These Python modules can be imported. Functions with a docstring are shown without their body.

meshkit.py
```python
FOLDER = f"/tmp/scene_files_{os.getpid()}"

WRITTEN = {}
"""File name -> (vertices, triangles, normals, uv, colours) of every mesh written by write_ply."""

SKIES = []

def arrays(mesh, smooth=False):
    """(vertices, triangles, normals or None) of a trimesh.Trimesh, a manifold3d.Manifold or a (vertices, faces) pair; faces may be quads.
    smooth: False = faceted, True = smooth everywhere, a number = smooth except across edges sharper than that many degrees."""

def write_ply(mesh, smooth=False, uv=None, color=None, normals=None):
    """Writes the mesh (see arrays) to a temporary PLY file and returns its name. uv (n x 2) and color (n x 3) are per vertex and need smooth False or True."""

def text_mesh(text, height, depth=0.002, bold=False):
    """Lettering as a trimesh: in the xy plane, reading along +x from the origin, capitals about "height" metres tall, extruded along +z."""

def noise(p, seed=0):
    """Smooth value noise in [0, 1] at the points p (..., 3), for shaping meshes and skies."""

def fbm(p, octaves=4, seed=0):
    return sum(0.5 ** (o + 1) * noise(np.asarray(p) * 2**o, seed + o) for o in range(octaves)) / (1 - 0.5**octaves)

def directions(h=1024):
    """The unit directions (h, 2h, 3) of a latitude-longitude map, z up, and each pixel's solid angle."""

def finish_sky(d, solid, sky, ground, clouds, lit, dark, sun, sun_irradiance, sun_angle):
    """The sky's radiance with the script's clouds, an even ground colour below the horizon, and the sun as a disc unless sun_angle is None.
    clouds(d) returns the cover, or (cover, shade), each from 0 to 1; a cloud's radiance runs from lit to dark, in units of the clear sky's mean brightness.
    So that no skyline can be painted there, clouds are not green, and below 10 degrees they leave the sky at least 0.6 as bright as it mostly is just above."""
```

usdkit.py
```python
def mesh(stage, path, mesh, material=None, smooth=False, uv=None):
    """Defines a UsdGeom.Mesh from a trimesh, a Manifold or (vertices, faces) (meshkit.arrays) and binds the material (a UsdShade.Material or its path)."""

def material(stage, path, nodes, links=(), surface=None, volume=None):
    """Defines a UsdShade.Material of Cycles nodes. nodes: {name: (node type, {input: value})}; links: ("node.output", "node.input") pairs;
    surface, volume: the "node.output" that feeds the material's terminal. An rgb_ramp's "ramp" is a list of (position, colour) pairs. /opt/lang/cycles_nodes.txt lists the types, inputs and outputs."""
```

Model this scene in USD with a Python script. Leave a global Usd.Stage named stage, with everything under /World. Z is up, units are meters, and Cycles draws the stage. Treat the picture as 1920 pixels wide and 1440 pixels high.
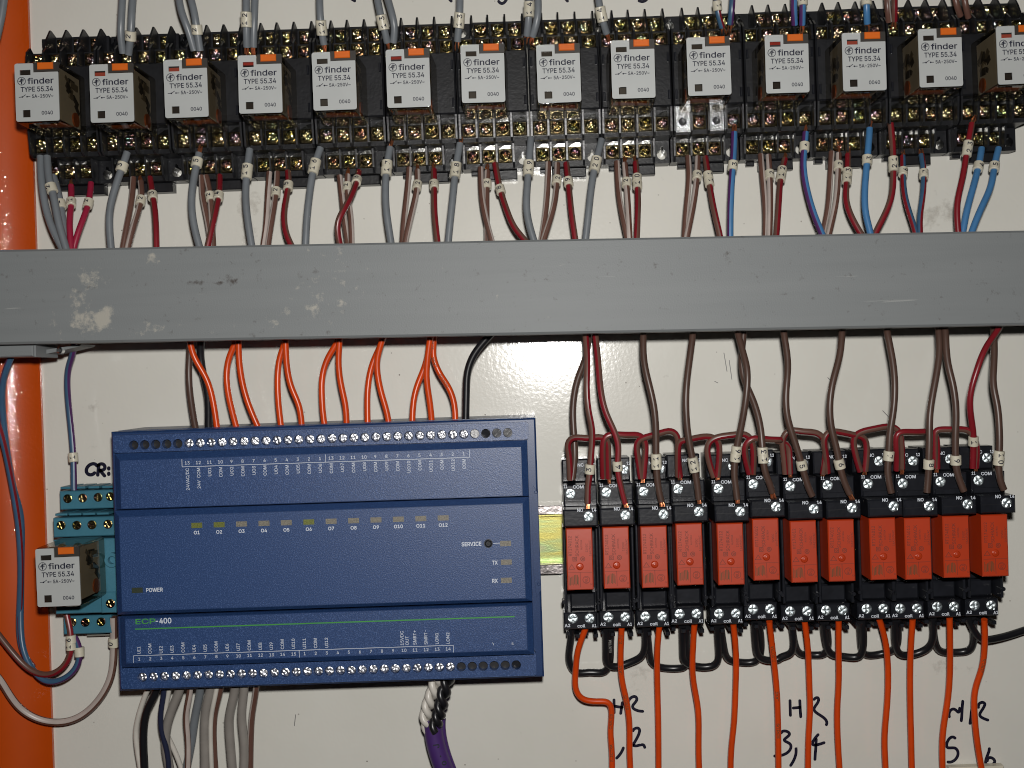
import math, random, re
import numpy as np, trimesh, usdkit, meshkit
from scipy.interpolate import CubicSpline
from shapely.geometry import Polygon, LineString, Point, box as sbox
from shapely import affinity
from shapely.ops import unary_union
from pxr import Usd, UsdGeom, UsdLux, UsdShade, Gf

rnd = random.Random(7)
stage = Usd.Stage.CreateInMemory()
UsdGeom.SetStageUpAxis(stage, UsdGeom.Tokens.z)
UsdGeom.SetStageMetersPerUnit(stage, 1.0)
UsdGeom.Xform.Define(stage, '/World')
UsdGeom.Scope.Define(stage, '/World/Looks')

# ---------------------------------------------------------------- camera and lamps
# The panel is the plane y = 0. Shapes are written in panel millimetres (x right, y up, z out of the panel towards the viewer).
DIST, FPX, VPX, VPY = 540.0, 2000.0, 1020.0, 700.0
ROLL = math.radians(1.9)
CR, SR = math.cos(ROLL), math.sin(ROLL)

def P(px, py, w=0.0):
    """The panel point (mm) at height w that the photograph shows at (px, py)."""
    k = (DIST - w) / FPX
    ix, iy = (px - VPX) * k, (VPY - py) * k
    return np.array([ix * CR + iy * SR, -ix * SR + iy * CR, w])

def looking(x, y, z):
    return Gf.Matrix4d(CR, 0, -SR, 0, SR, 0, CR, 0, 0, -1, 0, 0, x / 1000, -z / 1000, y / 1000, 1)

cam = UsdGeom.Camera.Define(stage, '/World/camera')
cam.AddTransformOp().Set(looking(0, 0, DIST))
cam.CreateHorizontalApertureAttr(36.0); cam.CreateVerticalApertureAttr(27.0)
cam.CreateFocalLengthAttr(FPX / 1920 * 36)
cam.CreateHorizontalApertureOffsetAttr((960 - VPX) / 1920 * 36)
cam.CreateVerticalApertureOffsetAttr((VPY - 720) / 1920 * 36)
cam.CreateClippingRangeAttr(Gf.Vec2f(0.01, 20))
cam.CreateExposureAttr(0.0)

flash = UsdLux.SphereLight.Define(stage, '/World/camera_flash')
flash.AddTransformOp().Set(looking(9, 40, DIST + 6))
flash.CreateRadiusAttr(0.009)
flash.CreateIntensityAttr(3000.0); flash.CreateColorAttr(Gf.Vec3f(1.0, 0.975, 0.94))
room = UsdLux.RectLight.Define(stage, '/World/room_lamp')
room.AddTransformOp().Set(looking(-250, 500, 1500))
room.CreateWidthAttr(1.2); room.CreateHeightAttr(0.9)
room.CreateIntensityAttr(0.075); room.CreateColorAttr(Gf.Vec3f(1.0, 0.82, 0.66))

# ---------------------------------------------------------------- materials
M = {}
def mat(name, nodes, links=(), surface='p.BSDF'):
    M[name] = usdkit.material(stage, '/World/Looks/' + name, nodes, links, surface=surface)
    return M[name]

def plain(name, col, rough=0.4, metal=0.0, coat=0.0, spec=0.5, vary=0.12, scale=60, bump=0.0, bscale=900, **kw):
    """A plain colour with slight uneven tone and fine relief."""
    lo, hi = [c * (1 - vary) for c in col], [min(1, c * (1 + vary)) for c in col]
    nodes = {'g': ('geometry', {}), 'n': ('noise_texture', {'scale': scale, 'detail': 4, 'roughness': 0.6}),
             'r': ('rgb_ramp', {'ramp': [(0.3, lo), (0.7, hi)]}),
             'p': ('principled_bsdf', dict(roughness=rough, metallic=metal, coat_weight=coat, specular_ior_level=spec, **kw))}
    links = [('g.position', 'n.vector'), ('n.fac', 'r.fac'), ('r.color', 'p.base_color')]
    if bump:
        nodes['bn'] = ('noise_texture', {'scale': bscale, 'detail': 2})
        nodes['b'] = ('bump', {'strength': bump, 'distance': 0.0005})
        links += [('g.position', 'bn.vector'), ('bn.fac', 'b.height'), ('b.normal', 'p.normal')]
    return mat(name, nodes, links)

def blotches(nodes, links, spots, feed, colour, key, scale=200, lo=0.5, hi=0.62, warp=0.006):
    """Mix COLOUR over FEED where noise is high near the given world points (x, z, radius, amount)."""
    nodes[key + 'n'] = ('noise_texture', {'scale': scale, 'detail': 6, 'roughness': 0.7})
    links.append(('g.position', key + 'n.vector'))
    last = None
    for i, (x, z, rx, rz, amt) in enumerate(spots):
        a = f'{key}{i}'
        nodes[a + 'm'] = ('mapping', {'location': (-x / rx, 0, -z / rz), 'scale': (1 / rx, 0, 1 / rz)})
        nodes[a + 'd'] = ('vector_math', {'math_type': 'length'})
        nodes[a + 'r'] = ('map_range', {'from_min': 0.2, 'from_max': 1.0, 'to_min': amt, 'to_max': 0.0, 'clamp': True})
        links += [('g.position', a + 'm.vector'), (a + 'm.vector', a + 'd.vector1'), (a + 'd.value', a + 'r.value')]
        if last:
            nodes[a + 'x'] = ('math', {'math_type': 'maximum'})
            links += [(last, a + 'x.value1'), (a + 'r.result', a + 'x.value2')]
            last = a + 'x.value'
        else:
            last = a + 'r.result'
    nodes[key + 's'] = ('math', {'math_type': 'add'})
    nodes[key + 'c'] = ('map_range', {'from_min': lo, 'from_max': hi, 'to_min': 0.0, 'to_max': 1.0, 'clamp': True})
    nodes[key + 'k'] = ('mix', {'color2': colour})
    links += [(key + 'n.fac', key + 's.value1'), (last, key + 's.value2'), (key + 's.value', key + 'c.value'), (key + 'c.result', key + 'k.fac'), (feed, key + 'k.color1')]
    return key + 'k.color'

# cream panel paint: orange peel, dust specks, a few smudges
def wxz(px, py, w=0):
    q = P(px, py, w); return q[0] / 1000, q[1] / 1000
nodes = {'g': ('geometry', {}), 'n': ('noise_texture', {'scale': 14, 'detail': 5, 'roughness': 0.6}),
         'r': ('rgb_ramp', {'ramp': [(0.3, (0.645, 0.632, 0.575)), (0.7, (0.70, 0.688, 0.632))]}),
         'sn': ('voronoi_texture', {'scale': 130}), 'sr': ('rgb_ramp', {'ramp': [(0.035, (0, 0, 0)), (0.055, (1, 1, 1))]}),
         'sv': ('noise_texture', {'scale': 33, 'detail': 2}), 'sq': ('map_range', {'from_min': 0.52, 'from_max': 0.6, 'to_min': 1, 'to_max': 0, 'clamp': True}),
         'sm': ('math', {'math_type': 'maximum'}), 'sx': ('mix', {'color1': (0.13, 0.11, 0.09)}),
         'bn': ('noise_texture', {'scale': 520, 'detail': 3}), 'b': ('bump', {'strength': 0.10, 'distance': 0.0005}),
         'p': ('principled_bsdf', {'roughness': 0.55, 'specular_ior_level': 0.2, 'coat_weight': 1.0, 'coat_ior': 1.75, 'coat_roughness': 0.12})}
links = [('g.position', 'n.vector'), ('n.fac', 'r.fac'), ('g.position', 'sn.vector'), ('sn.distance', 'sr.fac'), ('g.position', 'sv.vector'), ('sv.fac', 'sq.value'),
         ('sr.color', 'sm.value1'), ('sq.result', 'sm.value2'), ('sm.value', 'sx.fac'), ('r.color', 'sx.color2'),
         ('g.position', 'bn.vector'), ('bn.fac', 'b.height'), ('b.normal', 'p.normal'), ('b.normal', 'p.coat_normal')]
sp = [(*wxz(470, 400), .012, .035, .22), (*wxz(1765, 400), .03, .016, .2), (*wxz(1200, 1270), .012, .02, .16), (*wxz(1790, 1250), .02, .006, .2), (*wxz(180, 770), .02, .01, .12)]
out = blotches(nodes, links, sp, 'sx.color', (0.30, 0.27, 0.23), 'sp', scale=90, lo=0.66, hi=0.95)
links.append((out, 'p.base_color'))
mat('cream_paint', nodes, links)

nodes = {'g': ('geometry', {}), 'n': ('noise_texture', {'scale': 25, 'detail': 4}), 'r': ('rgb_ramp', {'ramp': [(0.3, (0.44, 0.056, 0.001)), (0.7, (0.50, 0.068, 0.002))]}),
         'bn': ('noise_texture', {'scale': 620, 'detail': 1}), 'b': ('bump', {'strength': 0.5, 'distance': 0.0006}),
         'p': ('principled_bsdf', {'roughness': 0.45, 'specular_ior_level': 0.25, 'coat_weight': 0.9, 'coat_roughness': 0.05})}
mat('orange_paint', nodes, [('g.position', 'n.vector'), ('n.fac', 'r.fac'), ('r.color', 'p.base_color'), ('g.position', 'bn.vector'), ('bn.fac', 'b.height'), ('b.normal', 'p.coat_normal')])

# grey trunking plastic: pale scuffs at the left, dark rub marks, long faint streaks
nodes = {'g': ('geometry', {}), 'mp': ('mapping', {'scale': (9, 9, 160)}), 'n': ('noise_texture', {'scale': 1, 'detail': 5, 'roughness': 0.65}),
         'r': ('rgb_ramp', {'ramp': [(0.25, (0.172, 0.184, 0.188)), (0.75, (0.192, 0.204, 0.208))]}),
         'bn': ('noise_texture', {'scale': 1500, 'detail': 2}), 'b': ('bump', {'strength': 0.25, 'distance': 0.0003}),
         'p': ('principled_bsdf', {'roughness': 0.5, 'specular_ior_level': 0.25})}
links = [('g.position', 'mp.vector'), ('mp.vector', 'n.vector'), ('n.fac', 'r.fac'), ('g.position', 'bn.vector'), ('bn.fac', 'b.height'), ('b.normal', 'p.normal')]
W = 60
sp = [(*wxz(165, 520, W), .012, .012, .22), (*wxz(150, 565, W), .008, .012, .26), (*wxz(158, 600, W), .010, .011, .30), (*wxz(193, 597, W), .007, .009, .34), (*wxz(290, 488, W), .007, .006, .24),
      (*wxz(130, 610, W), .012, .012, .13), (*wxz(285, 615, W), .02, .006, .14), (*wxz(430, 505, W), .012, .005, .14), (*wxz(600, 565, W), .03, .02, .12), (*wxz(625, 480, W), .02, .012, .13), (*wxz(540, 600, W), .03, .02, .1)]
o = blotches(nodes, links, sp, 'r.color', (0.36, 0.345, 0.305), 'pa', scale=190, lo=0.68, hi=0.84)
sp = [(*wxz(430, 525, W), .006, .0045, .2), (*wxz(372, 530, W), .009, .0022, .2), (*wxz(415, 530, W), .005, .0015, .22), (*wxz(468, 513, W), .009, .009, .06), (*wxz(1365, 482, W), .003, .007, .17)]
o = blotches(nodes, links, sp, o, (0.06, 0.05, 0.045), 'da', scale=260, lo=0.62, hi=0.82)
# fine pale scratches
nodes['wm'] = ('mapping', {'rotation': (0, 0.5, 0), 'scale': (14, 14, 260)})
nodes['wn'] = ('noise_texture', {'scale': 1, 'detail': 3, 'distortion': 0.6})
nodes['wr'] = ('map_range', {'from_min': 0.715, 'from_max': 0.74, 'to_min': 0, 'to_max': 0.25, 'clamp': True})
nodes['wk'] = ('mix', {'color2': (0.5, 0.5, 0.47)})
links += [('g.position', 'wm.vector'), ('wm.vector', 'wn.vector'), ('wn.fac', 'wr.value'), ('wr.result', 'wk.fac'), (o, 'wk.color1'), ('wk.color', 'p.base_color')]
mat('grey_plastic', nodes, links)

plain('black_plastic', (0.010, 0.0105, 0.0125), 0.34, spec=0.5, vary=0.3, scale=120, bump=0.15, bscale=700)
plain('black_module', (0.011, 0.012, 0.016), 0.28, spec=0.5, vary=0.25, scale=150, bump=0.1, bscale=600)
plain('white_label', (0.41, 0.425, 0.42), 0.42, vary=0.03)
plain('ink', (0.012, 0.014, 0.03), 0.6, vary=0.1)
plain('white_ink', (0.62, 0.66, 0.72), 0.6, vary=0.05)
plain('green_ink', (0.045, 0.26, 0.05), 0.6, vary=0.1)
plain('marker_ink', (0.008, 0.008, 0.022), 0.35, vary=0.2)
plain('orange_lever', (0.60, 0.12, 0.010), 0.4, vary=0.08)
plain('flag_red', (0.62, 0.06, 0.05), 0.5)
plain('flag_pink', (0.75, 0.15, 0.12), 0.5)
plain('flag_dark', (0.062, 0.056, 0.06), 0.3)
plain('flag_grey', (0.10, 0.095, 0.10), 0.3)
plain('window_frame', (0.14, 0.14, 0.15), 0.35)
plain('contact_cream', (0.40, 0.36, 0.29), 0.55)
plain('contact_dark', (0.03, 0.026, 0.022), 0.5)
plain('contact_mid', (0.12, 0.10, 0.07), 0.45)
plain('coil_copper', (0.30, 0.075, 0.02), 0.4, metal=0.2)
plain('copper', (0.80, 0.30, 0.14), 0.28, metal=0.9)
plain('sleeve', (0.56, 0.525, 0.42), 0.38, vary=0.08, bump=0.1)
plain('zinc', (0.70, 0.72, 0.74), 0.24, metal=1.0, vary=0.15, scale=700, bump=0.35, bscale=1500)
plain('zinc_blue', (0.70, 0.80, 0.88), 0.46, metal=1.0, vary=0.3, scale=900, bump=0.5, bscale=1100)
plain('zinc_screw', (0.80, 0.81, 0.85), 0.40, metal=1.0, vary=0.15, scale=700, bump=0.6, bscale=700)
plain('zinc_dim', (0.05, 0.05, 0.055), 0.45, metal=0.6)
plain('rail_flange', (0.52, 0.47, 0.46), 0.32, metal=1.0, vary=0.5, scale=300, bump=0.4, bscale=500)
plain('red_relay', (0.41, 0.034, 0.005), 0.37, spec=0.8, vary=0.05, bump=0.03, bscale=400)
plain('red_print', (0.12, 0.02, 0.01), 0.6, vary=0.1)
plain('brown_print', (0.10, 0.045, 0.012), 0.6, vary=0.1)
plain('teal', (0.045, 0.165, 0.23), 0.42, vary=0.12, bump=0.1)
plain('hole_black', (0.004, 0.004, 0.006), 0.5)
plain('led_clear', (0.17, 0.155, 0.125), 0.55, vary=0.6, scale=2200)
plain('led_green', (0.125, 0.14, 0.025), 0.5, vary=0.6, scale=2200)
plain('led_power', (0.025, 0.035, 0.02), 0.5, vary=0.35, scale=2200)
plain('foot_beige', (0.22, 0.21, 0.18), 0.5)
for n, c, r in (('grey', (0.155, 0.170, 0.185), .36), ('red', (0.185, 0.010, 0.016), .33), ('crimson', (0.28, 0.014, 0.042), .36), ('brown', (0.115, 0.056, 0.042), .36), ('dark_brown', (0.072, 0.040, 0.030), .38),
                ('pale', (0.42, 0.36, 0.33), .36), ('blue', (0.055, 0.17, 0.35), .34), ('dim_blue', (0.04, 0.095, 0.17), .36), ('purple', (0.075, 0.022, 0.10), .35), ('orange', (0.56, 0.052, 0.004), .32),
                ('black', (0.010, 0.010, 0.012), .32), ('navy', (0.018, 0.022, 0.05), .35), ('white', (0.55, 0.52, 0.47), .36), ('warm_grey', (0.24, 0.22, 0.20), .38), ('violet', (0.055, 0.022, 0.125), .40)):
    plain('wire_' + n, c, r, vary=0.10, scale=90, bump=0.05, bscale=300)

# yellow chromate screws: the film's colour drifts from gold to green and pink
mat('chromate', {'g': ('geometry', {}), 'n': ('noise_texture', {'scale': 150, 'detail': 2}),
                 'r': ('rgb_ramp', {'ramp': [(0.28, (0.46, 0.54, 0.38)), (0.40, (0.62, 0.54, 0.26)), (0.5, (0.66, 0.58, 0.38)), (0.58, (0.68, 0.44, 0.34)), (0.66, (0.55, 0.43, 0.52)), (0.75, (0.36, 0.55, 0.46))]}),
                 'bn': ('noise_texture', {'scale': 800, 'detail': 3}), 'b': ('bump', {'strength': 0.45, 'distance': 0.0005}),
                 'p': ('principled_bsdf', {'metallic': 1.0, 'roughness': 0.17})},
    [('g.position', 'n.vector'), ('n.fac', 'r.fac'), ('r.color', 'p.base_color'), ('g.position', 'bn.vector'), ('bn.fac', 'b.height'), ('b.normal', 'p.normal')])
mat('rail_gold', {'g': ('geometry', {}), 'mp': ('mapping', {'scale': (20, 20, 130)}), 'n': ('noise_texture', {'scale': 1, 'detail': 3}), 'n2': ('noise_texture', {'scale': 2500, 'detail': 2}),
                  'r': ('rgb_ramp', {'ramp': [(0.3, (0.40, 0.37, 0.09)), (0.45, (0.47, 0.42, 0.13)), (0.55, (0.33, 0.42, 0.20)), (0.68, (0.44, 0.32, 0.22))]}),
                  'b': ('bump', {'strength': 0.25, 'distance': 0.0003}), 'p': ('principled_bsdf', {'metallic': 0.9, 'roughness': 0.36})},
    [('g.position', 'mp.vector'), ('mp.vector', 'n.vector'), ('n.fac', 'r.fac'), ('r.color', 'p.base_color'), ('g.position', 'n2.vector'), ('n2.fac', 'b.height'), ('b.normal', 'p.normal')])
plain('clamp_metal', (0.16, 0.13, 0.07), 0.2, metal=1.0, vary=0.4, scale=200, bump=0.3, bscale=900)
plain('lug_metal', (0.20, 0.20, 0.19), 0.2, metal=1.0, vary=0.3, scale=200, bump=0.3, bscale=500)
# spark-eroded blue plastic
def blue(name, col, hi, rough, spark, spec):
    mat(name, {'g': ('geometry', {}), 'v': ('noise_texture', {'scale': 1900, 'detail': 2, 'roughness': 0.7}), 'n': ('noise_texture', {'scale': 30, 'detail': 3}),
               'r': ('rgb_ramp', {'ramp': [(0.35, [c * 0.8 for c in col]), (0.55, col), (0.68, hi)]}),
               'b': ('bump', {'strength': spark, 'distance': 0.0004}), 'p': ('principled_bsdf', {'roughness': rough, 'specular_ior_level': spec})},
        [('g.position', 'v.vector'), ('v.fac', 'r.fac'), ('r.color', 'p.base_color'), ('v.fac', 'b.height'), ('b.normal', 'p.normal')])
blue('blue_textured', (0.020, 0.053, 0.158), (0.065, 0.12, 0.28), 0.40, 0.26, 0.6)
blue('blue_smooth', (0.015, 0.040, 0.122), (0.025, 0.06, 0.155), 0.36, 0.06, 0.5)

def clear(name, tint, gloss):
    mat(name, {'t': ('transparent_bsdf', {'color': tint}), 'l': ('glossy_bsdf', {'color': (1, 1, 1), 'roughness': 0.04}), 'lw': ('layer_weight', {'blend': 0.5}), 'pw': ('math', {'math_type': 'power', 'value2': 4.0}), 'f': ('math', {'math_type': 'multiply_add', 'value2': 0.55, 'value3': 0.035}), 'd': ('diffuse_bsdf', {'color': (0.09, 0.075, 0.05)}),
               'x': ('mix_closure', {}), 'y': ('mix_closure', {'fac': gloss})},
        [('lw.facing', 'pw.value1'), ('pw.value', 'f.value1'), ('f.value', 'x.fac'), ('t.BSDF', 'x.closure1'), ('l.BSDF', 'x.closure2'), ('x.closure', 'y.closure1'), ('d.BSDF', 'y.closure2')], surface='y.closure')
clear('smoky_clear', (0.58, 0.545, 0.48), 0.02)

# ---------------------------------------------------------------- helpers
used = {}
def unique(parent, name):
    k = used.get((parent, name), -1) + 1
    used[(parent, name)] = k
    return name if k == 0 else f'{name}_{k:03d}'

def to_world(v):
    v = np.asarray(v, float) / 1000
    return np.stack([v[:, 0], -v[:, 2], v[:, 1]], 1)

def obj(parent, name, m, mt, smooth=False, label=None):
    v, f = (m.vertices, m.faces) if hasattr(m, 'vertices') else m
    path = parent + '/' + unique(parent, name)
    g = usdkit.mesh(stage, path, (to_world(v), np.asarray(f)), M[mt], smooth=smooth)
    if label: g.GetPrim().SetCustomDataByKey('label', label)
    return path

ONES = 'zero one two three four five six seven eight nine ten eleven twelve thirteen fourteen fifteen sixteen seventeen eighteen nineteen twenty twenty-one twenty-two twenty-three'.split()
def words(t): return None if t is None else re.sub(r'\b\d+\b', lambda m: ONES[int(m.group())], t)
def props(prim, label, cat=None, group=None, kind=None):
    label = words(label)
    for k, x in (('label', label), ('category', cat), ('group', group), ('kind', kind)):
        if x: prim.SetCustomDataByKey(k, x)

def thing(name, label, cat, at=(0, 0, 0), rot=0.0, group=None, kind=None):
    path = '/World/' + unique('/World', name)
    x = UsdGeom.Xform.Define(stage, path)
    x.AddTranslateOp().Set(Gf.Vec3d(at[0] / 1000, -at[2] / 1000, at[1] / 1000))
    if rot: x.AddRotateYOp().Set(-rot)
    props(x.GetPrim(), label, cat, group, kind)
    return path

def again(first, name, label, cat, at, rot=0.0, group=None):
    p = thing(name, label, cat, at, rot, group)
    prim = stage.GetPrimAtPath(p)
    prim.GetReferences().AddInternalReference(first); prim.SetInstanceable(True)
    return p

cat_ = trimesh.util.concatenate
def bx(x0, x1, y0, y1, z0, z1, c=0.0):
    """A box; c chamfers its front (z1) edges."""
    if c <= 0:
        m = trimesh.creation.box((x1 - x0, y1 - y0, z1 - z0)); m.apply_translation(((x0 + x1) / 2, (y0 + y1) / 2, (z0 + z1) / 2)); return m
    a = np.array([[x0, y0], [x1, y0], [x1, y1], [x0, y1]], float)
    b = np.array([[x0 + c, y0 + c], [x1 - c, y0 + c], [x1 - c, y1 - c], [x0 + c, y1 - c]], float)
    v = np.vstack([np.c_[a, np.full(4, z0)], np.c_[a, np.full(4, z1 - c)], np.c_[b, np.full(4, z1)]])
    return trimesh.convex.convex_hull(v)

def ext(poly, z0, z1):
    gs = getattr(poly, 'geoms', [poly])
    m = cat_([trimesh.creation.extrude_polygon(g, z1 - z0, engine='earcut') for g in gs]); m.apply_translation((0, 0, z0)); return m

def rrect(x0, x1, y0, y1, r, n=4):
    return sbox(x0 + r, y0 + r, x1 - r, y1 - r).buffer(r, quad_segs=n)

def cyl(r, z0, z1, x=0, y=0, n=20, taper=0.0):
    a = np.linspace(0, 2 * math.pi, n, endpoint=False)
    c = np.c_[np.cos(a), np.sin(a)]
    v = np.vstack([np.c_[c * r + (x, y), np.full(n, z0)], np.c_[c * r + (x, y), np.full(n, z1 - taper)], np.c_[c * (r - taper) + (x, y), np.full(n, z1)]])
    return trimesh.convex.convex_hull(v)

_t = {}
def T(text, h, width=None, bold=False, rot=0, x=0, y=0, z=0, depth=0.06, anchor='c'):
    """Lettering lying on the plane z, centred (or from its left end) at (x, y)."""
    k = (text, bold)
    if k not in _t: _t[k] = meshkit.text_mesh(text, 1.0, 1.0, bold)
    m = _t[k].copy()
    b = m.bounds
    m.apply_translation((-(b[0, 0] + b[1, 0]) / 2 if anchor == 'c' else -b[0, 0], -0.5 if anchor == 'c' or rot else -0.5, 0))
    s = h if width is None else width / (b[1, 0] - b[0, 0])
    m.apply_scale((s, h, depth))
    if rot: m.apply_transform(trimesh.transformations.rotation_matrix(math.radians(rot), (0, 0, 1)))
    m.apply_translation((x, y, z))
    return m

def stroke(pts, wd, z=0.0, depth=0.06, smooth=True):
    pts = np.array(pts, float)
    if smooth and len(pts) > 2:
        t = np.r_[0, np.cumsum(np.linalg.norm(np.diff(pts, axis=0), axis=1) ** 0.5)]
        pts = CubicSpline(t, pts)(np.linspace(0, t[-1], 6 * len(pts)))
    return ext(LineString(pts).buffer(wd / 2, quad_segs=3), z, z + depth)

def tube(path, r, sides=12, sector=None, twist=0.0, caps=True):
    """(rest, sector) meshes of a tube along path; the sector of its skin facing angle a0..a1 is a mesh of its own."""
    path = np.asarray(path, float); n = len(path)
    t = np.gradient(path, axis=0); t /= np.linalg.norm(t, axis=1, keepdims=True)
    z = np.array([0, 0, 1.0])
    s = np.cross(t, z); s /= np.maximum(np.linalg.norm(s, axis=1, keepdims=True), 1e-6)
    u = np.cross(s, t)
    L = np.r_[0, np.cumsum(np.linalg.norm(np.diff(path, axis=0), axis=1))]
    a = np.linspace(0, 2 * math.pi, sides, endpoint=False)[None, :] + (twist * L)[:, None]
    rr = np.broadcast_to(np.asarray(r, float), (n,))[:, None, None]
    v = path[:, None, :] + rr * (np.cos(a)[..., None] * s[:, None, :] + np.sin(a)[..., None] * u[:, None, :])
    v = v.reshape(-1, 3)
    main, sec = [], []
    for j in range(sides):
        j2 = (j + 1) % sides
        mid = (j + 0.5) / sides * 360
        q = sec if sector and sector[0] <= mid <= sector[1] else main
        i = np.arange(n - 1) * sides
        q.append(np.c_[i + j, i + j2, i + sides + j2]); q.append(np.c_[i + j, i + sides + j2, i + sides + j])
    if caps:
        v = np.vstack([v, path[0], path[-1]])
        for j in range(sides):
            j2 = (j + 1) % sides
            main.append(np.array([[n * sides, j2, j]])); main.append(np.array([[n * sides + 1, (n - 1) * sides + j, (n - 1) * sides + j2]]))
    mk = lambda f: None if not f else trimesh.Trimesh(v, np.vstack(f), process=False)
    out = mk(main), mk(sec)
    for m in out:
        if m is not None:
            m.remove_unreferenced_vertices()
            # s x u = -t : turn the faces outwards
    if out[0] is not None and out[0].vertices.shape[0]:
        m = out[0]; c = m.triangles_center[0]; k = np.argmin(np.linalg.norm(path - c, axis=1))
        if np.dot(m.face_normals[0], c - path[k]) < 0:
            for m in out:
                if m is not None: m.invert()
    return out

# ---------------------------------------------------------------- reading frames of the photograph's details: (x offset, y offset, pixels per photo pixel)
FR = {'a': (0, 0, 3), 'b': (640, 0, 3), 'c': (1280, 0, 3), 'd': (1040, 600, 4.364), 'e': (1440, 600, 4), 'f': (1040, 740, 3.273), 'g': (1440, 740, 3.273),
      'h': (1000, 1080, 4), 'i': (1440, 1080, 4), 'j': (0, 440, 3), 'k': (0, 840, 2.4), 'l': (560, 600, 4.8), 'm': (560, 1100, 3.556), 'p': (0, 0, 1)}
def at(fr, x, y):
    ox, oy, s = FR[fr]; return ox + x / s, oy + y / s
def readpath(spec):
    """'a 225,885 232,1000 g 12,40 ...' -> photo pixels."""
    out, fr = [], None
    for tok in spec.split():
        if tok.isalpha(): fr = tok; continue
        x, y = map(float, tok.split(',')); out.append(at(fr, x, y))
    return np.array(out)

# ---------------------------------------------------------------- the panel
panel = thing('back_panel', 'cream painted steel back panel behind all the wiring', None, kind='structure')
obj(panel, 'sheet', bx(-275, 330, -290, 240, -2, 0), 'cream_paint')
def pen(spec, wd=1.5):
    q = np.array([P(*p, 0)[:2] for p in readpath(spec)])
    return stroke(q, wd, 0.02, 0.05)
notes = [['j 545,1300 520,1289 492,1308 487,1335 503,1350 532,1340', 'j 550,1352 556,1296', 'j 554,1296 584,1294 590,1312 562,1325', 'j 562,1325 588,1356', 'j 612,1312 612,1318', 'j 612,1342 612,1348'],
         ['h 605,930 606,1025', 'h 600,975 665,985', 'h 668,950 655,1030', 'h 715,960 730,915 765,905 775,930 745,975 760,1000 820,1015', 'h 748,1160 775,1140 795,1150 785,1200 745,1270', 'h 745,1268 790,1270 820,1265 835,1285', 'h 675,1290 655,1330 625,1365'],
         ['i 165,935 168,1045', 'i 190,990 240,985', 'i 238,935 245,1055', 'i 345,925 375,915 375,945 345,1000 400,1050 438,1115', 'i 100,1175 140,1165 160,1190 122,1230 165,1260 160,1310 100,1345 50,1350', 'i 210,1295 205,1350 170,1420', 'i 375,1190 335,1262 420,1250', 'i 362,1225 352,1375'],
         ['i 1360,1055 1372,1005 1400,1000 1425,1020 1437,992', 'i 1460,940 1450,1085', 'i 1528,1000 1515,1105', 'i 1578,985 1602,948 1625,958 1605,1005 1588,1040 1648,1080', 'i 1402,1215 1352,1230 1345,1285 1400,1290 1425,1330 1400,1380 1350,1395', 'i 1660,1295 1640,1360 1635,1410 1670,1420 1700,1390 1672,1362 1645,1385'],
         ['b 885,8 905,20 930,-5', 'b 1675,5 1700,8 1720,-6', 'b 610,-2 618,6', 'b 1262,-6 1272,6', 'b 60,-4 75,5']]
for s in notes:
    obj(panel, 'handwriting', cat_([pen(x, 1.75 if s is notes[0] else 1.5) for x in s]), 'marker_ink')
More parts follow.
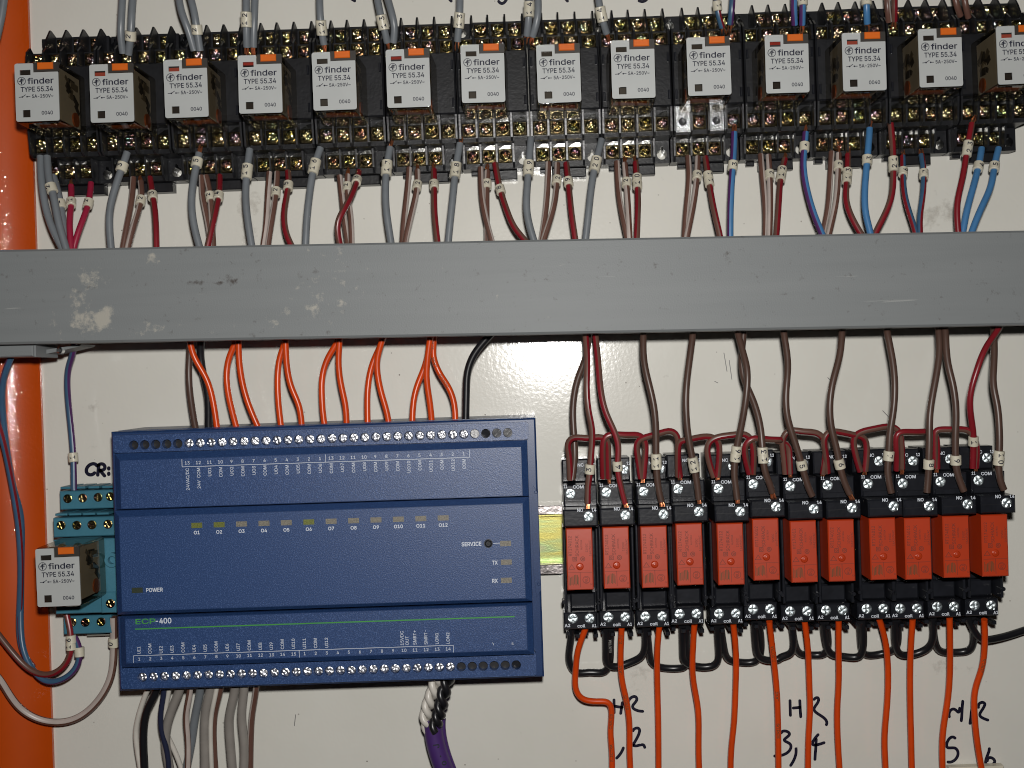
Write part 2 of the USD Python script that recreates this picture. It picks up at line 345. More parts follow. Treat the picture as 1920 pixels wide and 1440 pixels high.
# hair-thin dark scratches and a faint dust line
sc = ['d 1385,270 1410,420', 'd 1428,330 1450,485', 'p 1655,770 1672,788', 'p 60,1310 70,1306', 'k 1330,1200 1325,1250', 'p 1340,715 1346,718', 'p 1552,708 1556,712']
obj(panel, 'scratch', cat_([stroke([P(*p, 0)[:2] for p in readpath(x)], 0.28, 0.02, 0.03) for x in sc]), 'marker_ink')

# orange cabinet frame at the left: flat against the panel, then a rolled bend towards the viewer
fx = P(75, 700, 2)[0]
prof = [(fx, 0.1), (fx, 2.0)]
x0 = fx - 2.0
prof += [(x0 - 26 * math.sin(q) , 2.0 + 26 * (1 - math.cos(q))) for q in np.radians(np.linspace(0, 52, 16))]
xe, ze = prof[-1]
prof += [(xe - 12, ze + 18), (xe - 13.5, ze + 17)]
prof += [(x - 1.5, max(0.1, z - 2.0)) for x, z in reversed(prof[2:-2])]
pg = Polygon([(x, z) for x, z in prof]).buffer(0)
m = trimesh.creation.extrude_polygon(pg if pg.geom_type == 'Polygon' else max(pg.geoms, key=lambda g: g.area), 530, engine='earcut')
v = m.vertices.copy(); m.vertices = np.c_[v[:, 0], v[:, 2] - 290, v[:, 1]]; m.fix_normals()
fr = thing('cabinet_frame', 'orange painted steel frame edge down the left side of the panel', 'frame')
obj(fr, 'flange', m, 'orange_paint', smooth=40)

# ---------------------------------------------------------------- grey cable trunking across the middle
tl, tr = P(0, 469, 60), P(1920, 431, 60); bl, br = P(0, 645, 60), P(1920, 610, 60)
ang = math.degrees(math.atan2(tr[1] - tl[1] + br[1] - bl[1], tr[0] - tl[0] + br[0] - bl[0]))
cx, cy = (tl + tr + bl + br)[:2] / 4
hh = (tl[1] + tr[1] - bl[1] - br[1]) / 4
tk = thing('cable_trunking', 'long scuffed grey plastic cable trunking crossing the panel', 'trunking', (cx, cy, 0), ang)
cov = Polygon([(-hh, 48), (-hh, 59), (-hh + 1, 60), (hh - 1, 60), (hh, 59), (hh, 48), (hh - 1.6, 48), (hh - 1.6, 58.2), (-hh + 1.6, 58.2), (-hh + 1.6, 48)])
def along_x(poly, x0, x1):
    m = trimesh.creation.extrude_polygon(poly, x1 - x0, engine='earcut'); v = m.vertices
    m.vertices = np.c_[v[:, 2] + x0, v[:, 0], v[:, 1]]; m.fix_normals(); return m
obj(tk, 'cover', along_x(cov, -300, 300), 'grey_plastic')
obj(tk, 'base', along_x(Polygon([(-hh + 2, 0.2), (hh - 2, 0.2), (hh - 2, 9), (hh - 4, 9), (hh - 4, 2), (-hh + 4, 2), (-hh + 4, 9), (-hh + 2, 9)]), -300, 300), 'grey_plastic')
for i in range(46):
    x = -290 + i * 12.6
    for sgn in (-1, 1):
        y0, y1 = sorted((sgn * (hh - 2), sgn * (hh - 3.8)))
        obj(tk, 'side_finger', bx(x, x + 5.2, y0, y1, 9, 55), 'grey_plastic')
# short end of a second duct at the left
q0, q1 = P(-30, 645, 50), P(62, 668, 50)
tj = thing('duct_end', 'short grey plastic duct end poking out below the trunking at far left', 'duct', (q0[0], q1[1], 0))
dw, dh = q1[0] - q0[0], q0[1] - q1[1]
obj(tj, 'cover', bx(0, dw, 0, dh, 30, 50, 0.6), 'grey_plastic')
obj(tj, 'end_rib', bx(dw + 0.1, dw + 1.4, -0.4, dh - 0.5, 28, 50.4, 0.4), 'grey_plastic')
tri = Polygon([(dw + 1.5, 1.2), (dw + 17, 4.2), (dw + 18, 5.2), (dw + 1.5, 3.2)])
obj(tj, 'bracket', ext(tri, 24, 40), 'grey_plastic')
for px, py in ((70, 662), (111, 657)):
    q = P(px, py, 41) - np.array([q0[0], q1[1], 0])
    obj(tj, 'rivet', cyl(1.5, 38, 41.5, q[0], q[1], 12, 0.6), 'zinc')

# DIN rail between the blue controller and the relay bases
r0, r1, r2, r3 = (P(1035, y, 8)[1] for y in (948, 966, 1058, 1078))
xl, xr = P(1000, 1010, 8)[0] - 6, P(1900, 1010, 8)[0] - 18
rail = thing('din_rail', 'yellow passivated steel mounting rail between controller and red relays', 'rail', (xl, r3, 0))
L = xr - xl; a0, a1, a2 = r0 - r3, r1 - r3, r2 - r3
obj(rail, 'web', bx(0, L, a2 - 1.2, a1 + 1.2, 0.2, 1.4), 'rail_gold')
obj(rail, 'web_ridge', bx(0, L, (a1 + a2) / 2 - 0.25, (a1 + a2) / 2 + 0.25, 1.41, 1.6), 'rail_gold')
for y0, y1, yw in ((a1, a0, a1), (0, a2, a2)):
    obj(rail, 'flange', bx(0, L, y0 + 0.3, y1, 7, 8.2, 0.4), 'rail_flange')
    obj(rail, 'flange_wall', bx(0, L, yw - 0.6, yw + 0.6, 1.4, 7), 'rail_gold')

# ---------------------------------------------------------------- upper row: sockets and plug-in relays
def dome_screw(r=2.9, cross=True, seed=0):
    """Pan head with a pressed cross, on a square clamp plate."""
    n, rings = 20, [(1.0, 0.0), (1.0, 0.7), (0.93, 1.15), (0.75, 1.55), (0.5, 1.75), (0.22, 1.35)]
    a0 = random.Random(seed).uniform(0, 1.5)
    v = []
    for k, (q, z) in enumerate(rings):
        for j in range(n):
            a = j / n * 2 * math.pi
            zz = z
            if cross and k >= 3: zz -= 0.85 * max(0, math.cos(2 * (a - a0))) ** 6 * (1 if k < 5 else 0.8)
            if cross and k >= 3: zz -= 0.85 * max(0, math.cos(2 * (a - a0) + math.pi)) ** 6 * (1 if k < 5 else 0.8)
            v.append((r * q * math.cos(a), r * q * math.sin(a), zz))
    v.append((0, 0, rings[-1][1] - 0.75)); c = len(v) - 1
    f = []
    for k in range(len(rings) - 1):
        for j in range(n):
            a, b = k * n + j, k * n + (j + 1) % n
            f += [(a, b, b + n), (a, b + n, a + n)]
    k = (len(rings) - 1) * n
    f += [(k + j, k + (j + 1) % n, c) for j in range(n)]
    head = trimesh.Trimesh(np.array(v), np.array(f), process=False)
    return head
def clamp(): return bx(-3.4, 3.4, -3.6, 3.3, -1.1, -0.02, 0.3)
def lug(w=3.0, tilt=10):
    m = ext(Polygon([(-w, 0), (w, 0), (w * 0.9, 2.4), (w * 0.1, 2.0)]), -0.5, 0); m.apply_transform(trimesh.transformations.rotation_matrix(math.radians(tilt), (1, 0, 0))); m.apply_translation((0, 3.4, -0.2)); return m

SROWS = {'A': [(-5.3, 51.6, 12), (3.0, 51.6, 12), (11.4, 51.6, 12)], 'B': [(u, 40.8, 23) for u in (-12.7, -4.2, 4.2, 12.7)],
         '2': [(u, 0.0, 23) for u in (-12.35, -4.1, 4.1, 12.35)], '3': [(u, -10.9, 12.5) for u in (-11.4, -3.4, 4.5)]}
def build_socket(p, bare=()):
    b = []
    hole = lambda x, y, r: Point(x, y).buffer(r, quad_segs=6).union(sbox(x - 0.7, y, x + 0.7, y + r + 1.4))
    low = sbox(-17, -17, 17, -5.8).difference(hole(13.3, -12.6, 2.5)).difference(sbox(-17, -17, 8.9, -5.8))
    b += [bx(-17, 17, -5.75, 45, 0.3, 20.5), bx(-17, 8.8, -17, -5.8, 0.3, 10.5), ext(low, 0.3, 8.5), bx(-7, 10, -21.8, -17.05, 0.3, 6, 0.4), bx(-13, -9, -19, -17.05, 0.3, 4, 0.3)]
    top = sbox(-17, 45.05, -10.3, 56).difference(hole(-15.0, 51.2, 2.2))
    b += [ext(top, 0.3, 8.5), bx(-10.25, 17, 45.05, 56, 0.3, 10)]
    b += [bx(-16.9, 16.9, 6.6, 36.4, 20.6, 28, 0.7)]                     # deck that carries the relay
    obj(p, 'body', cat_(b), 'black_plastic')
    fin = lambda pts, x, t=0.9: (lambda m: (setattr(m, 'vertices', np.c_[m.vertices[:, 2] + x - t / 2, m.vertices[:, 0], m.vertices[:, 1]]), m.fix_normals(), m)[2])(trimesh.creation.extrude_polygon(Polygon(pts), t, engine='earcut'))
    f = []
    for x in (-9.7, -1.8, 6.6, 15.3): f.append(fin([(45, 9), (45, 24), (52, 20), (57.8, 15.5), (57.6, 14), (55.9, 9)], x))
    for x in (-16.4, -8.4, 0, 8.4, 16.4): f += [fin([(36.5, 20), (36.5, 27.5), (44, 26.5), (47, 23), (45, 20)], x), fin([(-5.7, 20), (-6.4, 23.5), (-5, 26), (6.5, 27.5), (6.5, 20)], x)]
    for x in (-15.6, -7.4, 0.5, 8.75): f.append(fin([(-17, 10), (-17.6, 13.5), (-15, 15.5), (-6, 16.5), (-5.8, 10)], x))
    for q in f: obj(p, 'barrier', q, 'black_plastic')
    for x in (-15.5, 15.5):                                               # small spring hooks beside the relay
        for y in (12, 30): obj(p, 'spring_clip', bx(x - 0.5, x + 0.5, y - 2.2, y + 2.2, 28.05, 29.2, 0.3), 'black_module')
    i = 0
    for row in SROWS:
        for k, (u, v, z) in enumerate(SROWS[row]):
            i += 1
            if row == '2' and k in bare:
                plate = ext(rrect(-3.6, 3.6, -5, 9.5, 0.6).difference(Point(0, 0).buffer(1.9, quad_segs=8)), 0, 1.6)
                rim = ext(Point(0, 0).buffer(2.5, quad_segs=8).difference(Point(0, 0).buffer(1.9, quad_segs=8)), 1.6, 2.1)
                q = cat_([plate, rim]); q.apply_translation((u, v, z - 1.5)); obj(p, 'bare_terminal', q, 'zinc', label='bare silver terminal plate with an empty threaded hole')
                continue
            s = dome_screw(2.75, seed=i); s.apply_translation((u, v, z - 1.4)); obj(p, 'terminal_screw', s, 'chromate', smooth=35)
            for nm, q, mt in (('clamp_plate', clamp(), 'clamp_metal'), ('terminal_lug', lug(2.9, 9 + (i * 5) % 7 + (7 if row == '2' else 0)), 'lug_metal')):
                if nm == 'terminal_lug' and row in 'AB': continue
                q.apply_translation((u, v, z - 1.4)); obj(p, nm, q, mt)

SR_ROW = 0.17
row2 = lambda i: (125.7 + (1728 - 125.7) / 12 * i, 270 - 58 / 12 * i)     # photo position of the middle of the third screw row, socket i
red_mark = ['red wires sleeved 1 and 2', 'red wire sleeved 3', 'red wire sleeved 4', 'red wire sleeved 5', 'red wire sleeved 6', 'red wire sleeved 7', 'red wire sleeved 8', 'red wire sleeved 9', 'red wire sleeved 10', 'red wire sleeved 11', 'red wire sleeved 12', 'red wire sleeved 13', 'striped blue wires sleeved 6 and 7', 'blue wires sleeved 4 and 5']
first = None; S_AT = []
for i in range(14):
    o = P(*row2(i), 23); o[2] = 0; S_AT.append(o)
    lab = f'black screw-terminal relay socket with the {red_mark[i]} at its foot'
    if i == 9:
        p = thing('relay_socket', 'black relay socket with two bare silver terminals and the red wire sleeved 11', 'relay socket', o, SR_ROW, 'black relay sockets in the upper row'); build_socket(p, (0, 2)); continue
    if first is None:
        first = p = thing('relay_socket', lab, 'relay socket', o, SR_ROW, 'black relay sockets in the upper row'); build_socket(p)
    else:
        again(first, 'relay_socket', lab, 'relay socket', o, SR_ROW, 'black relay sockets in the upper row')

RH = 26.4                                                              # height of a relay above its socket deck
def rp(X, Y): return (X - 410) / 8 * 0.243, (735 - Y) / 8 * 0.243
def build_relay(p, flag):
    x0, y1 = rp(85, 300); x1, y0 = rp(735, 1170)
    xn, yn = rp(362, 438)
    # clear tapered cover, open at the foot
    h0, h1 = (10.6, 14.2), (10.25, 13.75)
    ring = lambda hx, hy, z, r=1.6: np.array([(*c, z) for c in list(rrect(-hx, hx, -hy, hy, r, 3).exterior.coords)[:-1]])
    rings = [ring(*h0, 0.2), ring(*h1, RH - 0.9), ring(h1[0] - 0.6, h1[1] - 0.6, RH - 0.2, 1.2)]
    n = len(rings[0]); v = np.vstack(rings + [[(0, 0, RH - 0.2)]]); f = []
    for k in range(2):
        for j in range(n):
            a, b = k * n + j, k * n + (j + 1) % n; f += [(a, b, b + n), (a, b + n, a + n)]
    f += [(2 * n + j, 2 * n + (j + 1) % n, 3 * n) for j in range(n)]
    cm = trimesh.Trimesh(v, np.array(f), process=False)
    if cm.face_normals[0] @ cm.triangles_center[0] < 0: cm.invert()
    obj(p, 'clear_cover', cm, 'smoky_clear', smooth=50)
    # label plate with its notch and two windows
    pl = rrect(x0, x1, y0, y1, 1.0).difference(sbox(xn, yn, 30, 30))
    pl = pl.buffer(-0.25).buffer(0.25)
    w0, w1 = rp(160, 475), rp(322, 398); q0, q1 = rp(188, 1108), rp(302, 998)
    pl = pl.difference(sbox(*w0, *w1)).difference(sbox(*q0, *q1))
    obj(p, 'face_plate', ext(pl, RH - 0.15, RH + 0.35), 'white_label')
    obj(p, 'flag_window', bx(w0[0] + .05, w1[0] - .05, w0[1] + .05, w1[1] - .05, RH - 0.9, RH - 0.3), {'r': 'flag_red', 'p': 'flag_pink', 'd': 'flag_dark', 'g': 'flag_grey'}[flag])
    if flag in 'rp': obj(p, 'flag_shade', bx(w0[0] + .05, w1[0] - .05, *((w0[1] + .05, w0[1] + 0.95) if flag == 'r' else (w1[1] - 0.55, w1[1] - .05)), RH - 0.29, RH - 0.2), 'flag_dark')
    obj(p, 'indicator_window', bx(q0[0] + .05, q1[0] - .05, q0[1] + .05, q1[1] - .05, RH - 0.9, RH - 0.3, 0.3), 'flag_dark' if flag != 'g' else 'window_frame')
    l0, l1 = rp(425, 396), rp(660, 292)
    obj(p, 'lever_seat', ext(rrect(xn + .1, x1 + 0.2, yn + .1, y1 + 0.4, 0.4), RH - 0.6, RH - 0.12), 'contact_dark')
    obj(p, 'test_lever', bx(l0[0], l1[0], l0[1], l1[1], RH - 0.11, RH + 0.75, 0.3), 'orange_lever')
    # works inside
    obj(p, 'contact_block', bx(-7.4, 7.4, -3.5, 9.6, 1, 21), 'contact_dark')
    rg = random.Random(5)
    for sx in (-1, 1):
        a, b = sorted((sx * 7.7, sx * 8.2)); obj(p, 'side_plate', bx(a, b, -11.5, 12.2, 0.8, 22.5), 'contact_cream')
        arms = []
        for k in range(9):
            y0, z0 = rg.uniform(-5, 9), rg.uniform(5, 14)
            a, b = sorted((sx * 8.25, sx * (8.5 + .07 * k)))
            q = bx(a, b, -rg.uniform(.5, 1.8), rg.uniform(.5, 1.8), -rg.uniform(1, 4), rg.uniform(1, 4)); q.apply_transform(trimesh.transformations.rotation_matrix(rg.uniform(-.8, .8), (1, 0, 0))); q.apply_translation((0, y0, z0)); arms.append(q)
        for q in arms: obj(p, 'contact_arm', q, 'contact_dark' if rg.random() < .7 else 'contact_mid')
    c = cyl(3.4, -8.9, 8.9, 0, 0, 14); c.apply_transform(trimesh.transformations.rotation_matrix(math.pi / 2, (0, 1, 0))); c.apply_translation((0, -8.2, 6.5)); obj(p, 'coil', c, 'coil_copper', smooth=40)
    obj(p, 'yoke', bx(-7.3, 7.3, 9.8, 11, 2, 24), 'contact_cream')
    # print
    z = RH + 0.36
    lx, ly = rp(185, 565); g = []
    g.append(ext(Point(lx, ly).buffer(1.9).difference(Point(lx, ly).buffer(1.62)), z, z + .05))
    for s in ([(-1.2, -.1), (-.2, -.1), (.15, 1.25)], [(-.75, -.1), (-.35, .75), (0, .8)], [(0, -1.3), (.25, .3), (.35, .85), (1.1, .9)], [(.3, .1), (1.0, .15)], [(-.3, -.1), (0, -1.3)]):
        g.append(stroke([(lx + a, ly + b) for a, b in s], 0.32, z, .05, smooth=False))
    obj(p, 'emblem', cat_(g), 'ink')
    X0, Y0 = rp(468, 566); t = [T('finder', 2.55, 12.0, True, x=X0, y=Y0, z=z, depth=.05)]
    obj(p, 'lettering', t[0], 'ink')
    X0, Y0 = rp(410, 690); obj(p, 'lettering', T('TYPE 55.34', 2.15, 14.7, True, x=X0, y=Y0, z=z, depth=.05), 'ink')
    X0, Y0 = rp(493, 796); obj(p, 'lettering', T('5A-250V~', 1.5, 9.7, True, x=X0, y=Y0, z=z, depth=.05), 'ink')
    X0, Y0 = rp(555, 1048); obj(p, 'lettering', T('0040', 1.6, 5.1, True, x=X0, y=Y0, z=z, depth=.05), 'ink')
    sy = [stroke([rp(140, 805), rp(190, 803), rp(238, 770)], .28, z, .05, False), ext(Point(rp(190, 802)).buffer(.36), z, z + .05), ext(Point(rp(260, 800)).buffer(.36), z, z + .05), stroke([rp(262, 800), rp(305, 800)], .28, z, .05, False)]
    obj(p, 'switch_symbol', cat_(sy), 'ink')

faces = [(70, 173), (210, 175), (349, 166), (488, 158), (627, 152), (765.5, 147), (905.5, 138), (1047.5, 138), (1187, 130), (1329, 124.5), (1475.5, 120), (1620, 116), (1763, 108.5), (1909.5, 103)]
flags = 'dpprgrggggrpdp'
fwords = {'r': 'half red flag', 'p': 'pink-red flag', 'd': 'dark flag window', 'g': 'grey flag window'}
RB = 27.8; firstr = {}
for i, (px, py) in enumerate(faces):
    o = P(px, py, RB + RH); o[2] = RB
    lab = f'white-faced relay with {fwords[flags[i]]}, above the {red_mark[i]}'
    rot = SR_ROW + rnd.uniform(-0.5, 0.5)
    if flags[i] in firstr: again(firstr[flags[i]], 'plug_in_relay', lab, 'relay', o, rot, 'white-faced relays in the upper row')
    else:
        firstr[flags[i]] = p = thing('plug_in_relay', lab, 'relay', o, rot, 'white-faced relays in the upper row'); build_relay(p, flags[i])
again(firstr['d'], 'plug_in_relay', 'clear relay with white face plugged into the teal socket', 'relay', (lambda q: (q[0], q[1], RB))(P(109.5, 1082, RB + RH)), 0.6)

# ---------------------------------------------------------------- teal socket at the left of the controller
def small_screw(r=2.3, h=1.0, slots=2, rim=True, seed=0):
    """Flat terminal screw with a cut cross."""
    a0 = random.Random(seed).uniform(0, 1.6)
    disc = Point(0, 0).buffer(r, quad_segs=6)
    cut = unary_union([affinity.rotate(sbox(-r * 0.72, -r * 0.13, r * 0.72, r * 0.13), math.degrees(a0) + 90 * k, origin=(0, 0)) for k in range(slots)])
    return cat_([ext(disc, -h, 0), ext(disc.buffer(-r * 0.12).difference(cut), 0.001, 0.45)])

teal = thing('teal_relay_socket', 'teal screw-terminal relay socket half behind the blue controller', 'relay socket', P(155, 1060, 0) * (1, 1, 0))
to = P(155, 1060, 0)
def tb(x0, y0, x1, y1, w0, w1, c=0.5):
    a, b = P(x0, y1, w1) - to, P(x1, y0, w1) - to
    return bx(a[0], b[0], a[1], b[1], w0, w1, c)
obj(teal, 'body', cat_([tb(112, 918, 214, 956, 0.3, 17), tb(100, 968, 216, 1008, 0.3, 26), tb(104, 1009, 218, 1152, 0.3, 26.8), tb(190, 1110, 216, 1150, 0.3, 28), tb(119, 1153, 208, 1190, 0.3, 17)]), 'teal')
for k in range(4):
    x = 113 + 26 * k
    obj(teal, 'wire_guide', tb(x, 912.5 - k * .6, x + 20, 917.5 - k * .6, 2, 16.5, 0.3), 'teal')
    obj(teal, 'wire_guide', tb(x - 10, 962.5 - k * .6, x + 12, 967.5 - k * .6, 4, 25, 0.3), 'teal')
rg = P(210, 1050, 29) - to
obj(teal, 'ring_lug', ext(Point(rg[0], rg[1]).buffer(3.4).difference(Point(rg[0], rg[1]).buffer(1.9)), 24, 29.5), 'teal')
obj(teal, 'rail_foot', tb(162, 1186, 222, 1194, 0.5, 8), 'foot_beige')
for k, (x, y, w) in enumerate([(127, 935, 17), (155, 934, 17), (184, 932.5, 17), (207, 931, 17), (114.6, 985, 26), (144, 985, 26), (172.5, 984, 26), (202.5, 983, 26), (207, 1131.7, 28), (135, 1167, 17), (160, 1167, 17), (189.6, 1166, 17)]):
    q = P(x, y, w) - to
    obj(teal, 'screw_well', ext(Point(q[0], q[1]).buffer(2.9).difference(Point(q[0], q[1]).buffer(2.35)), w - 0.4, w + 0.25), 'teal')
    s = small_screw(2.2, 0.6, seed=k); s.apply_translation((q[0], q[1], w + 0.05)); obj(teal, 'terminal_screw', s, 'chromate')

# ---------------------------------------------------------------- blue controller
CW = 47.0
def cp(px, py, w=CW): return P(px, py, w)
o = P(612, 1040, 0); ctl = thing('controller', 'large blue building controller with white legends and screw rows', 'controller', (o[0], o[1], 0))
def rel(px, py, w): return P(px, py, w) - np.array([o[0], o[1], 0])
# straight edges: measured at both ends and averaged, so that the case stays rectangular
def band(yl, yr, w, xl=224, xr=985): return (rel(xl, yl, w)[1] + rel(xr, yr, w)[1]) / 2
XL = (rel(204, 815, 42)[0] + rel(222, 1290, 42)[0]) / 2; XR = (rel(1004, 782, 42)[0] + rel(1020, 1274, 42)[0]) / 2
yT, yB = band(813, 781, 42, 204, 1004), band(1293, 1276, 42, 222, 1020)
XPl = (rel(214, 860, 50)[0] + rel(222, 1140, 50)[0]) / 2; XPr = (rel(989, 840, 50)[0] + rel(998, 1150, 50)[0]) / 2
y_a, y_b = band(851, 826, 50), band(955, 932, 50)
y_c, y_d = band(957, 934, 53), band(1150, 1133, 53)
y_e, y_f = band(1153, 1136, 50), band(1250, 1232, 50)
obj(ctl, 'case', cat_([bx(XL + 1, XR - 0.6, yB + 0.5, yT + 0.2, 0.4, 34), bx(XL, XR, yB, yT, 34.05, 40.5, 0.8)]), 'blue_smooth')
# terminal strips with one round hole to each screw
hx_top = [rel(250.6 + (952 - 250.6) / 34 * k, 833.5 - 21 / 34 * k, 44) for k in range(35)]
hx_bot = [rel(266.5 + (968 - 266.5) / 34 * k, 1267 - 17 / 34 * k, 44) for k in range(35)]
HR = 2.2
def strip(y0, y1, hs, ymid):
    pg = rrect(XL + 2.4, XR - 3.4, y0, y1, 1.2)
    for h in hs: pg = pg.difference(Point(h[0], ymid).buffer(HR, quad_segs=5))
    return ext(pg, 40.55, 44)
ymt, ymb = np.mean([h[1] for h in hx_top]), np.mean([h[1] for h in hx_bot])
obj(ctl, 'terminal_strip', strip(y_a + 0.1, yT - 1.6, hx_top, ymt), 'blue_textured')
obj(ctl, 'terminal_strip', strip(yB + 1.8, y_f - 0.1, hx_bot, ymb), 'blue_textured')
for k in range(35):
    for hs, ym, lit, dim in ((hx_top, ymt, range(5, 31), range(31, 35)), (hx_bot, ymb, range(0, 29), [34])):
        x = hs[k][0]
        if k in lit or k in dim:
            s = (lambda q: (q.apply_scale((1, 1, .5)), q)[1])(dome_screw(2.08, seed=k * 3 + (hs is hx_bot))) if k in lit else small_screw(2.05, 1.4, 1, seed=k)
            tilt = trimesh.transformations.rotation_matrix(random.Random(k * 7 + (hs is hx_bot)).uniform(-.2, .2), (random.Random(k).uniform(-1, 1), 1, 0))
            s.apply_transform(tilt); s.apply_translation((x, ym, 42.3 if k in lit else 41.2)); obj(ctl, 'terminal_screw', s, 'zinc_screw' if k in lit else 'black_module', smooth=35 if k in lit else False)
        obj(ctl, 'screw_hole', cyl(HR - 0.02, 40.52, 40.56, x, ym, 16), 'hole_black')
# covers: bevelled block with a label field let into the front
def cover(y0, y1, w, bt, bb):
    hgt = 1.6
    a = np.array([[XPl, y0], [XPr, y0], [XPr, y1], [XPl, y1]]); b = np.array([[XPl + 2.6, y0 + bb], [XPr - 2.8, y0 + bb], [XPr - 2.8, y1 - bt], [XPl + 2.6, y1 - bt]])
    v = np.vstack([np.c_[a, np.full(4, 40.6)], np.c_[a, np.full(4, w - hgt)], np.c_[b, np.full(4, w)]])
    obj(ctl, 'cover', trimesh.convex.convex_hull(v), 'blue_smooth')
    obj(ctl, 'label_field', ext(rrect(XPl + 2.9, XPr - 3.1, y0 + bb + 0.3, y1 - bt - 0.3, 0.9), w - 0.3, w + 0.12), 'blue_textured')
    return w + 0.13
z1 = cover(y_b, y_a, 50, 2.9, 0.35); z2 = cover(y_d + .05, y_c, 53, 2.6, 1.6); z3 = cover(y_f, y_e, 50, 0.8, 2.2)
# finger latch in the right flank
lt = [rel(*at('l', 0, 0), 40)]
lx = XR - 2.2
lat = Polygon([(lx, y_b + 4), (lx + 2.0, y_b + 1), (lx + 2.1, y_d + 3), (lx, y_d), (lx - 0.9, y_d + 10), (lx - 0.9, y_b - 6)])
obj(ctl, 'latch', ext(lat, 40.55, 42.5), 'blue_smooth')
for yy in (y_b + 1, y_d + 6): obj(ctl, 'hinge_pin', cyl(0.8, 40.5, 43, XR - 1.0, yy, 10, .2), 'blue_smooth')
# print
g = []
top_names = ['24VAC/DC', '24V  COM', 'UO1', 'COM', 'UO2', 'COM', 'UO3', 'COM', 'UO4', 'COM', 'UO5', 'COM', 'UO6', 'COM', 'UO7', 'COM', 'UO8', 'COM', 'UO9', 'COM', 'UO10', 'COM', 'UO11', 'COM', 'UO12', 'COM']
nums = list(range(13, 0, -1)) * 2
yl = (rel(341, 875, z1)[1] + rel(881, 858, z1)[1]) / 2
nx = [rel(351 + (870 - 351) / 25 * k, 866, z1)[0] for k in range(26)]
lw = {}
def rtext(t, h, x, ytop, z, up=False):
    m = T(t, h, rot=90, z=z, depth=.05); b = m.bounds
    m.apply_translation((x - (b[0, 0] + b[1, 0]) / 2, (ytop - b[0, 1]) if up else (ytop - b[1, 1]), 0)); return m
g1 = [T(str(n), 1.45, x=x, y=yl + 1.75, z=z1, depth=.05) for n, x in zip(nums, nx)]
g2 = [rtext(t, 1.45, x, yl - 0.7, z1) for t, x in zip(top_names, nx)]
xs, xe_, xm = nx[0] - 2.4, nx[-1] + 2.6, (nx[12] + nx[13]) / 2
ln = [bx(xs, xe_, yl - .1, yl + .1, z1, z1 + .05), bx(xs - .1, xs + .1, yl + .1, yl + 3.5, z1, z1 + .05), bx(xe_ - .1, xe_ + .1, yl + .1, yl + 3.5, z1, z1 + .05), bx(xm - .1, xm + .1, yl + .1, yl + 3.5, z1, z1 + .05)]
for q in g1: obj(ctl, 'terminal_number', q, 'white_ink')
for q in g2: obj(ctl, 'terminal_name', q, 'white_ink')
obj(ctl, 'legend_line', cat_(ln), 'white_ink')
bn = ['UI1', 'COM', 'UI2', 'UI3', 'COM', 'UI4', 'UI5', 'COM', 'UI6', 'UI7', 'COM', 'UI8', 'UI9', 'COM', 'UI10', 'UI11', 'COM', 'UI12', '', '', '', '', '', '', '15VDC', 'SMRT+', 'SMRT-', 'LON1', 'LON2']
nums = list(range(1, 16)) + list(range(1, 15))
yl = (rel(249, 1227, z3)[1] + rel(848, 1212.5, z3)[1]) / 2
nx = [rel(260.5 + (840.6 - 260.5) / 28 * k, 1222, z3)[0] for k in range(29)]
g1 = [T(str(n), 1.4, x=x, y=yl - 1.6, z=z3, depth=.05) for n, x in zip(nums, nx)]
g2 = [rtext(t, 1.45, x + (-0.8 if t == '15VDC' else 0), yl + 0.8, z3, True) for t, x in zip(bn, nx) if t] + [rtext('OUT', 1.45, nx[24] + 1.5, yl + 0.8, z3, True)]
xs, xe_, xm = nx[0] - 2.6, nx[-1] + 2.4, (nx[14] + nx[15]) / 2
ln = [bx(xs, xe_, yl - .1, yl + .1, z3, z3 + .05)] + [bx(x - .1, x + .1, yl - 3.3, yl - .1, z3, z3 + .05) for x in (xs, xe_, xm)]
for q in g1: obj(ctl, 'terminal_number', q, 'white_ink')
for q in g2: obj(ctl, 'terminal_name', q, 'white_ink')
obj(ctl, 'legend_line', cat_(ln), 'white_ink')
q = rel(925, 1207, z3); obj(ctl, 'stray_print', cat_([stroke([q[:2] + (-.3, .5), q[:2] + (.2, -.6)], .2, z3, .05, False), T('S', 1.1, x=rel(961, 1207, z3)[0], y=rel(961, 1207, z3)[1], z=z3, depth=.05)]), 'white_ink')
q0, q1 = rel(254, 1166, z3), rel(319, 1163, z3); yv = (q0[1] + q1[1]) / 2
obj(ctl, 'lettering', T('ECP', 2.3, 9.2, True, x=q0[0], y=yv, z=z3, depth=.05, anchor='l'), 'green_ink')
obj(ctl, 'lettering', T('-400', 2.4, 7.2, True, x=q0[0] + 9.3, y=yv, z=z3, depth=.05, anchor='l'), 'white_ink')
yg = (rel(253, 1176.7, z3)[1] + rel(965, 1159, z3)[1]) / 2
obj(ctl, 'green_line', bx(q0[0] - .3, rel(965, 1159, z3)[0], yg - .28, yg + .28, z3, z3 + .05), 'green_ink')
def led(px, py, mt): q = rel(px, py, z2); obj(ctl, 'status_window', bx(q[0] - 2.5, q[0] + 2.5, q[1] - 1.2, q[1] + 1.2, z2 - .05, z2 + .12), mt)
for k in range(12):
    px, py = 369 + 42 * k, 985 - 14 / 11 * k
    led(px, py, 'led_green' if k in (0, 1, 5) else 'led_clear')
    q = rel(px, py + 13.5, z2); obj(ctl, 'lettering', T(f'O{k + 1}', 1.5, bold=True, x=q[0], y=q[1], z=z2, depth=.05), 'white_ink')
led(948, 1019, 'led_clear'); led(949.5, 1054, 'led_clear'); led(949.5, 1088, 'led_clear'); led(257.5, 1106.7, 'led_power')
